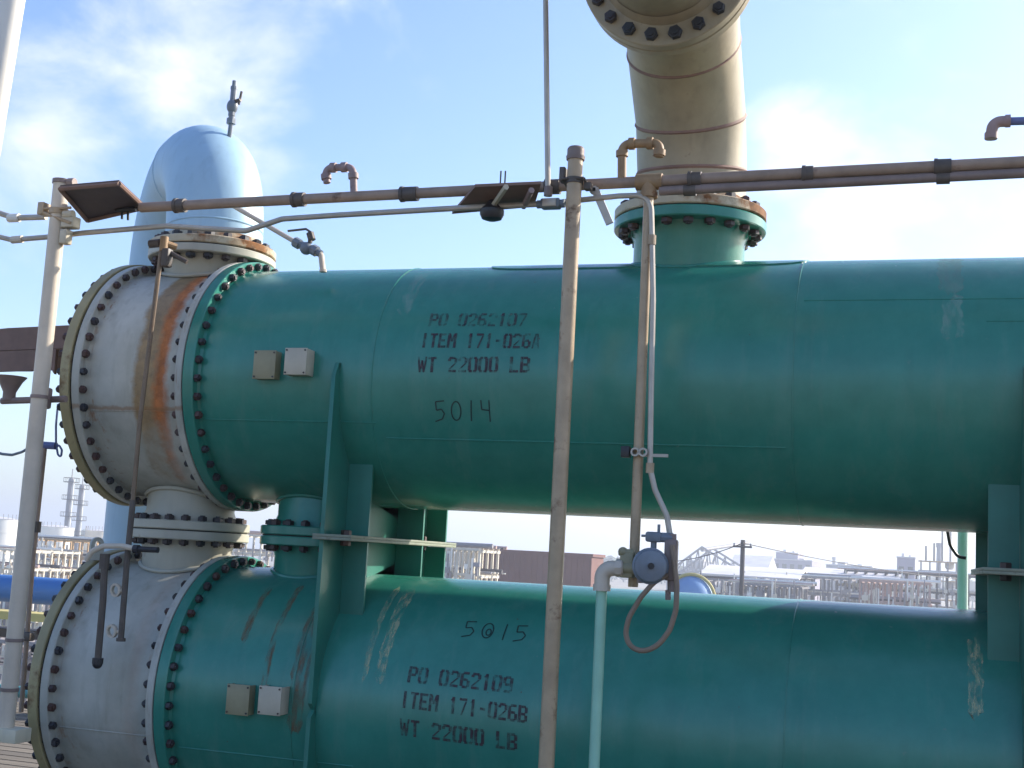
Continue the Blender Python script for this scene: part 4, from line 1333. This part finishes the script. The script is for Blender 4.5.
# lattice stockpile frame (conveyor gable)
Y = 340
t = thing('conveyor_frame', at(700, 590, Y), 'grey lattice gable of a conveyor house behind the actuator', 'conveyor')
apex, l0, r0 = at(702, 547, Y), at(668, 572, Y), at(742, 572, Y)
for yy in (0, 18):
    b = MB(); o = Vector((0, yy, 0))
    b.tube([l0 + o, apex + o, r0 + o], .35, 6); b.tube([l0 + o, r0 + o], .3, 6)
    for k in range(1, 9):
        f = k / 9
        top = l0.lerp(apex, f * 2) if f < .5 else apex.lerp(r0, f * 2 - 1)
        bot = l0.lerp(r0, f); b.tube([bot + o, top + o], .2, 6)
        f2 = (k + 1) / 9
        b.tube([bot + o, (l0.lerp(apex, f2 * 2) if f2 < .5 else apex.lerp(r0, min(1, f2 * 2 - 1))) + o], .16, 6)
    b.build('truss', F['steel'], t)
for k in range(6):
    b = MB(); x = l0.x + (r0.x - l0.x) * k / 5; b.box((x, Y + 9, (l0.z + ZG) / 2), (.7, 18, l0.z - ZG - .6)); b.build('pier', F['grey'], t)
b = MB(); b.tube([at(702, 550, Y), at(748, 543, Y + 30)], .5, 8); b.build('conveyor_boom', F['steel'], t)

# blue dome with a yellow rim
F['dome'] = flat('far_blue_dome', (112, 150, 190), .5)
c = at(692, 600, 60)
t = thing('domed_hood', (c.x, 60, ZG), 'small blue dome with a yellow rim just behind the actuator', 'dome')
rd = at(716, 600, 60).x - c.x
zc_ = at(692, 600, 60).z
b = MB(); b.lathe((c.x, 60, zc_), (0, 0, 1), [(0, rd * .93)] + [(rd * 1.02 * math.sin(math.pi / 2 * k / 10), rd * .93 * math.cos(math.pi / 2 * k / 10)) for k in range(1, 10)] + [(rd * 1.02, 0)], 40); b.build('dome', F['dome'], t)
b = MB(); b.tube([(c.x + rd * math.cos(math.pi * k / 24), 60 - rd * .25, zc_ + rd * 1.06 * math.sin(math.pi * k / 24)) for k in range(25)], rd * .07, 8); b.build('rim', F['yellow'], t)
b = MB(); b.box((c.x, 60, (zc_ + ZG) / 2), (rd * 1.9, rd * 1.9, zc_ - ZG)); b.build('base', F['cream'], t)

# utility pole with wires
Y = 90
p = at(743, 540, Y)
t = thing('utility_pole', (p.x, Y, ZG), 'dark wooden utility pole rising in the gap between the vessels', 'utility pole')
b = MB(); b.tube([(p.x, Y, ZG), (p.x, Y, p.z)], .17, 10); b.build('pole', F['dark'], t)
b = MB(); b.box((p.x, Y - .2, p.z - .5), (1.4, .12, .14)); b.build('crossarm', F['dark'], t)
for xo in (-.6, .6):
    b = MB(); b.lathe((p.x + xo, Y - .2, p.z - .43), (0, 0, 1), [(0, .04), (.05, .08), (.12, .06), (.18, .07), (.2, 0)], 10); b.build('insulator', F['grey'], t)
def wire(a, c, sag, label, nm='overhead_wire', r=.035):
    b = MB(); b.tube([a.lerp(c, k / 16) - Vector((0, 0, sag * (1 - (2 * k / 16 - 1) ** 2))) for k in range(17)], r, 6)
    tag(b.build(nm, F['dark'], None, origin=a), label, 'wire')
wire(at(743, 543, Y - .2), at(960, 579, Y + 30), .3, 'overhead wire running from the utility pole down to the right')
wire(at(743, 543, Y - .2), at(640, 562, Y + 10), .5, 'overhead wire running from the utility pole down to the left')

# spire and chimneys on the skyline
for k, (x, y, w, Yd, lab) in enumerate(((834, 557, 1.0, 520, 'thin far mast above the grey block'), (939, 543, .8, 300, 'thin stack with a bent tip above the scaffolded tower'), (843, 562, 2.4, 480, 'short far chimney beside the thin mast'))):
    p = at(x, y, Yd)
    b = MB(); b.lathe((p.x, Yd, ZG), (0, 0, 1), [(0, w), (p.z - ZG - 1, w * .6), (p.z - ZG - 1, w * .8), (p.z - ZG, w * .8), (p.z - ZG, 0)], 12)
    tag(b.build('chimney', F['grey'], None, origin=(p.x, Yd, ZG)), lab, 'chimney')

# blue pipeline behind the platform at the left and the things round it
Y = 7.5
a, c = at(-60, 585, Y), at(150, 597, Y)
t = thing('blue_pipeline', a, 'thick bright blue pipe crossing behind the grey post at the left edge', 'pipe')
r = .5 * (at(20, 602, Y) - at(20, 575, Y)).length
b = MB(); b.tube([Vector((a.x - 4, Y, (a.z + c.z) / 2)), Vector((c.x + 4, Y, (a.z + c.z) / 2))], r, 24); b.build('pipe', F['blue'], t)
for x in (a.x - 1.2, c.x + .8):
    b = MB(); b.box((x, Y, ((a.z + c.z) / 2 - r + ZG) / 2), (.25, .25, (a.z + c.z) / 2 - r - ZG)); b.build('support', F['ochre'], t)
Y = 6.6
a, c = at(-60, 612, Y), at(90, 618, Y)
t = thing('cable_tray', a, 'yellow edged cable tray just below the thick blue pipe', 'tray')
b = MB(); b.box(((a.x + c.x) / 2, Y, (a.z + c.z) / 2), (c.x - a.x + 3, .3, .09)); b.build('tray', F['yellow'], t)
b = MB(); b.box(((a.x + c.x) / 2, Y + .6, (a.z + c.z) / 2 - .25), (c.x - a.x + 3, .3, .10)); b.build('lower_tray', F['dark'], t)
# low pipe lying along the far edge of the deck
Y = 3.6
t = thing('deck_pipe', (-6, Y, ZD), 'teal pipe lying low along the far edge of the deck behind the channel covers', 'pipe')
b = MB(); b.tube([(-11, Y, ZD + .17), (-3.9, Y, ZD + .17)], .05, 12); b.build('pipe', F['tealp'], t)
for k in range(5):
    b = MB(); x = -9.8 + k * 1.3; b.box((x, Y, ZD + .06), (.08, .16, .12)); b.build('support', F['dark'], t)
for k in range(2):
    b = MB(); x = -6.9 + k * 1.0; b.tube([(x, Y - .13, ZD + .17), (x, Y + .13, ZD + .17)], .09, 16); b.tube([(x, Y, ZD + .17), (x, Y, ZD + .42)], .018, 8); b.tube([(x - .09, Y, ZD + .42), (x + .09, Y, ZD + .42)], .016, 8); b.build('valve', F['dark'], t)

# low equipment standing in the yard seen left of the covers
def skid(px_, py_, Y, w, h, mat, label):
    p = at(px_, py_, Y)
    t = thing('pump_skid', (p.x, Y, ZG), label, 'pump', 'pump skids in the yard')
    b = MB(); b.box((p.x, Y, ZG + .3), (w, w * .6, .6)); b.build('base', F['grey'], t)
    b = MB(); b.tube([(p.x - w * .4, Y, ZG + .6 + h * .4), (p.x + w * .2, Y, ZG + .6 + h * .4)], h * .35, 16); b.build('motor', F[mat], t)
    b = MB(); b.tube([(p.x + w * .35, Y, ZG + .6), (p.x + w * .35, Y, ZG + h + .6)], h * .14, 12); b.build('pipe', F['white'], t)
skid(14, 660, 62, 5, 3, 'pink', 'pink pump skid in the yard left of the lower channel cover')
skid(28, 640, 78, 6, 3, 'yellow', 'yellow pump skid in the yard just left of the lower channel cover')
skid(6, 630, 84, 6, 3, 'cream', 'cream pump skid in the yard at the left edge')
rack(-40, 60, 592, 52, 'low grey pipe rack behind the thick blue pipe', 6, 2, 6, 'steel', 4, 12)
rack(-30, 60, 640, 40, 'low dark pipe rack in the yard under the cable tray', 6, 2, 5, 'steel', 4, 13)

# tree line on the horizon: a mass of crowns no one could count
def tree_line(pts, label_seed, Y, name='far_trees'):
    rnd = random.Random(label_seed)
    b = MB()
    for (x0, x1, y0, y1, n) in pts:
        for k in range(n):
            f = rnd.random(); Yd = Y + rnd.uniform(-40, 60); p = at(x0 + (x1 - x0) * f, y0 + (y1 - y0) * f + rnd.uniform(-2.0, 2.5), Yd)
            s_ = rnd.uniform(2.2, 5.5)
            bb_ = bmesh.new(); bmesh.ops.create_icosphere(bb_, subdivisions=2, radius=s_)
            for v in bb_.verts: v.co *= rnd.uniform(.75, 1.2)
            bmesh.ops.translate(bb_, vec=(p.x, Yd, p.z - s_ * .8), verts=bb_.verts); b.join(bb_)
            if p.z - ZG > s_: b.tube([(p.x, Yd, ZG), (p.x, Yd, p.z - s_)], .4, 5)
    o = tag(b.build(name, F['leaf'], None, origin=(0, Y, ZG)), 'distant line of dark tree crowns along the horizon', 'trees', None, 'stuff')
tree_line([(-20, 130, 527, 535, 80), (440, 620, 552, 560, 130), (620, 980, 562, 583, 90)], 5, 640)
# low hills at the horizon
b = MB(); rnd = random.Random(9)
prev = None; N = 120
for k in range(N + 1):
    a_ = R_(-70 + 140 * k / N); d_ = 3600
    h = 18 + 14 * math.sin(k * .21) + 9 * math.sin(k * .53 + 1) + rnd.uniform(-2, 2)
    q = Vector((d_ * math.sin(a_), d_ * math.cos(a_) - 6, ZG))
    cur = [b.bm.verts.new(q), b.bm.verts.new(q * 1.06 + Vector((0, 0, h - .06 * ZG))), b.bm.verts.new((q.x * 1.3, q.y * 1.3, ZG))]
    if prev:
        b.bm.faces.new((prev[0], cur[0], cur[1], prev[1])); b.bm.faces.new((prev[1], cur[1], cur[2], prev[2]))
    prev = cur
tag(b.build('hills', F['leaf'], None, origin=(0, 3600, ZG)), kind='structure')

# ------------------------------------------------------------------ air
HAZE = 0.0011
hzm = bpy.data.materials.new('haze')
hzm.use_nodes = True
nt = hzm.node_tree
nt.nodes.clear()
ov = nt.nodes.new('ShaderNodeOutputMaterial'); pv = nt.nodes.new('ShaderNodeVolumePrincipled')
pv.inputs['Color'].default_value = (0.84, 0.90, 1.0, 1)
pv.inputs['Density'].default_value = HAZE
pv.inputs['Anisotropy'].default_value = 0.3
nt.links.new(pv.outputs[0], ov.inputs['Volume'])
b = MB(); b.box((0, 0, 0), (2 * S_ + 40, 2 * S_ + 40, 1))
hb = b.build('haze', hzm, None)
top = 40.0
for v in hb.data.vertices:
    v.co.z = (top if v.co.z > 0 else ZG - 1.0)
tag(hb, kind='stuff')

# ------------------------------------------------------------------ light
EL, AZ = R_(29), R_(47)          # azimuth turned from +Y towards +X
SV = Vector((math.sin(AZ) * math.cos(EL), math.cos(AZ) * math.cos(EL), math.sin(EL)))
sl = bpy.data.lights.new('sun', 'SUN')
sl.energy = 4.2
sl.angle = R_(0.55)
sl.color = (1.0, 0.93, 0.82)
so = bpy.data.objects.new('sun', sl)
COL.objects.link(so)
so.rotation_euler = SV.to_track_quat('Z', 'Y').to_euler()
so.location = SV * 50

w = bpy.data.worlds.new("World")
SC.world = w
w.use_nodes = True
nt = w.node_tree
bg = nt.nodes['Background']
sky = nt.nodes.new('ShaderNodeTexSky')
sky.sky_type = 'NISHITA'
sky.sun_disc = False
sky.sun_elevation = EL
sky.sun_rotation = AZ
sky.air_density = 1.0
sky.dust_density = 1.4
sky.ozone_density = 3.0


def wn(t, **kw):
    o = nt.nodes.new(t)
    for k, v in kw.items(): setattr(o, k, v)
    return o


def wm(op, a, b_=0.0, clamp=False):
    o = wn('ShaderNodeMath', operation=op, use_clamp=clamp)
    for i, v in ((0, a), (1, b_)):
        if hasattr(v, 'is_output'): nt.links.new(v, o.inputs[i])
        else: o.inputs[i].default_value = v
    return o.outputs[0]


tc = wn('ShaderNodeTexCoord')
gen = tc.outputs['Generated']
# clouds: noise in the sky's own directions, gathered round a few bearings
mp = wn('ShaderNodeMapping'); mp.inputs['Scale'].default_value = (1, 1, 1.5); nt.links.new(gen, mp.inputs['Vector'])
cn = wn('ShaderNodeTexNoise'); cn.inputs['Scale'].default_value = 6.5; cn.inputs['Detail'].default_value = 9; cn.inputs['Roughness'].default_value = .58; cn.inputs['Distortion'].default_value = .25
nt.links.new(mp.outputs[0], cn.inputs['Vector'])
field = None
for (d, rad, gain) in (((60, 125), .085, .9), ((180, 70), .085, 1.0), ((240, 90), .05, .9), ((75, 45), .06, .5), ((790, 138), .045, 1.0), ((850, 235), .08, .6)):
    dv = (at(d[0], d[1], 1000) - CAM).normalized()
    vd = wn('ShaderNodeVectorMath', operation='DISTANCE'); nt.links.new(gen, vd.inputs[0]); vd.inputs[1].default_value = dv
    g = wm('MULTIPLY', wm('SUBTRACT', 1.0, wm('DIVIDE', vd.outputs['Value'], rad * 1.6), True), gain)
    field = g if field is None else wm('MAXIMUM', field, g)
cov = wm('ADD', wm('MULTIPLY', field, .42), cn.outputs['Fac'])
rmp = wn('ShaderNodeValToRGB'); rmp.color_ramp.elements[0].position = .56; rmp.color_ramp.elements[1].position = .98
rmp.color_ramp.interpolation = 'EASE'
nt.links.new(cov, rmp.inputs['Fac'])
mx = wn('ShaderNodeMix', data_type='RGBA')
nt.links.new(wm('MULTIPLY', rmp.outputs['Color'], .8), mx.inputs[0])
hs = wn('ShaderNodeHueSaturation'); hs.inputs['Saturation'].default_value = 1.12; hs.inputs['Hue'].default_value = 0.509; nt.links.new(sky.outputs[0], hs.inputs['Color']); nt.links.new(hs.outputs[0], mx.inputs[6])
mx.inputs[7].default_value = (4.9, 4.85, 5.4, 1)
nt.links.new(mx.outputs[2], bg.inputs['Color'])
bg.inputs['Strength'].default_value = 0.15

SC.view_settings.view_transform = 'Standard'
SC.view_settings.look = 'None'
SC.view_settings.exposure = 1.0
SC.view_settings.gamma = 1.0
SC.view_settings.use_curve_mapping = False
SC.render.engine = 'CYCLES'
SC.cycles.max_bounces = 6
SC.cycles.volume_bounces = 0
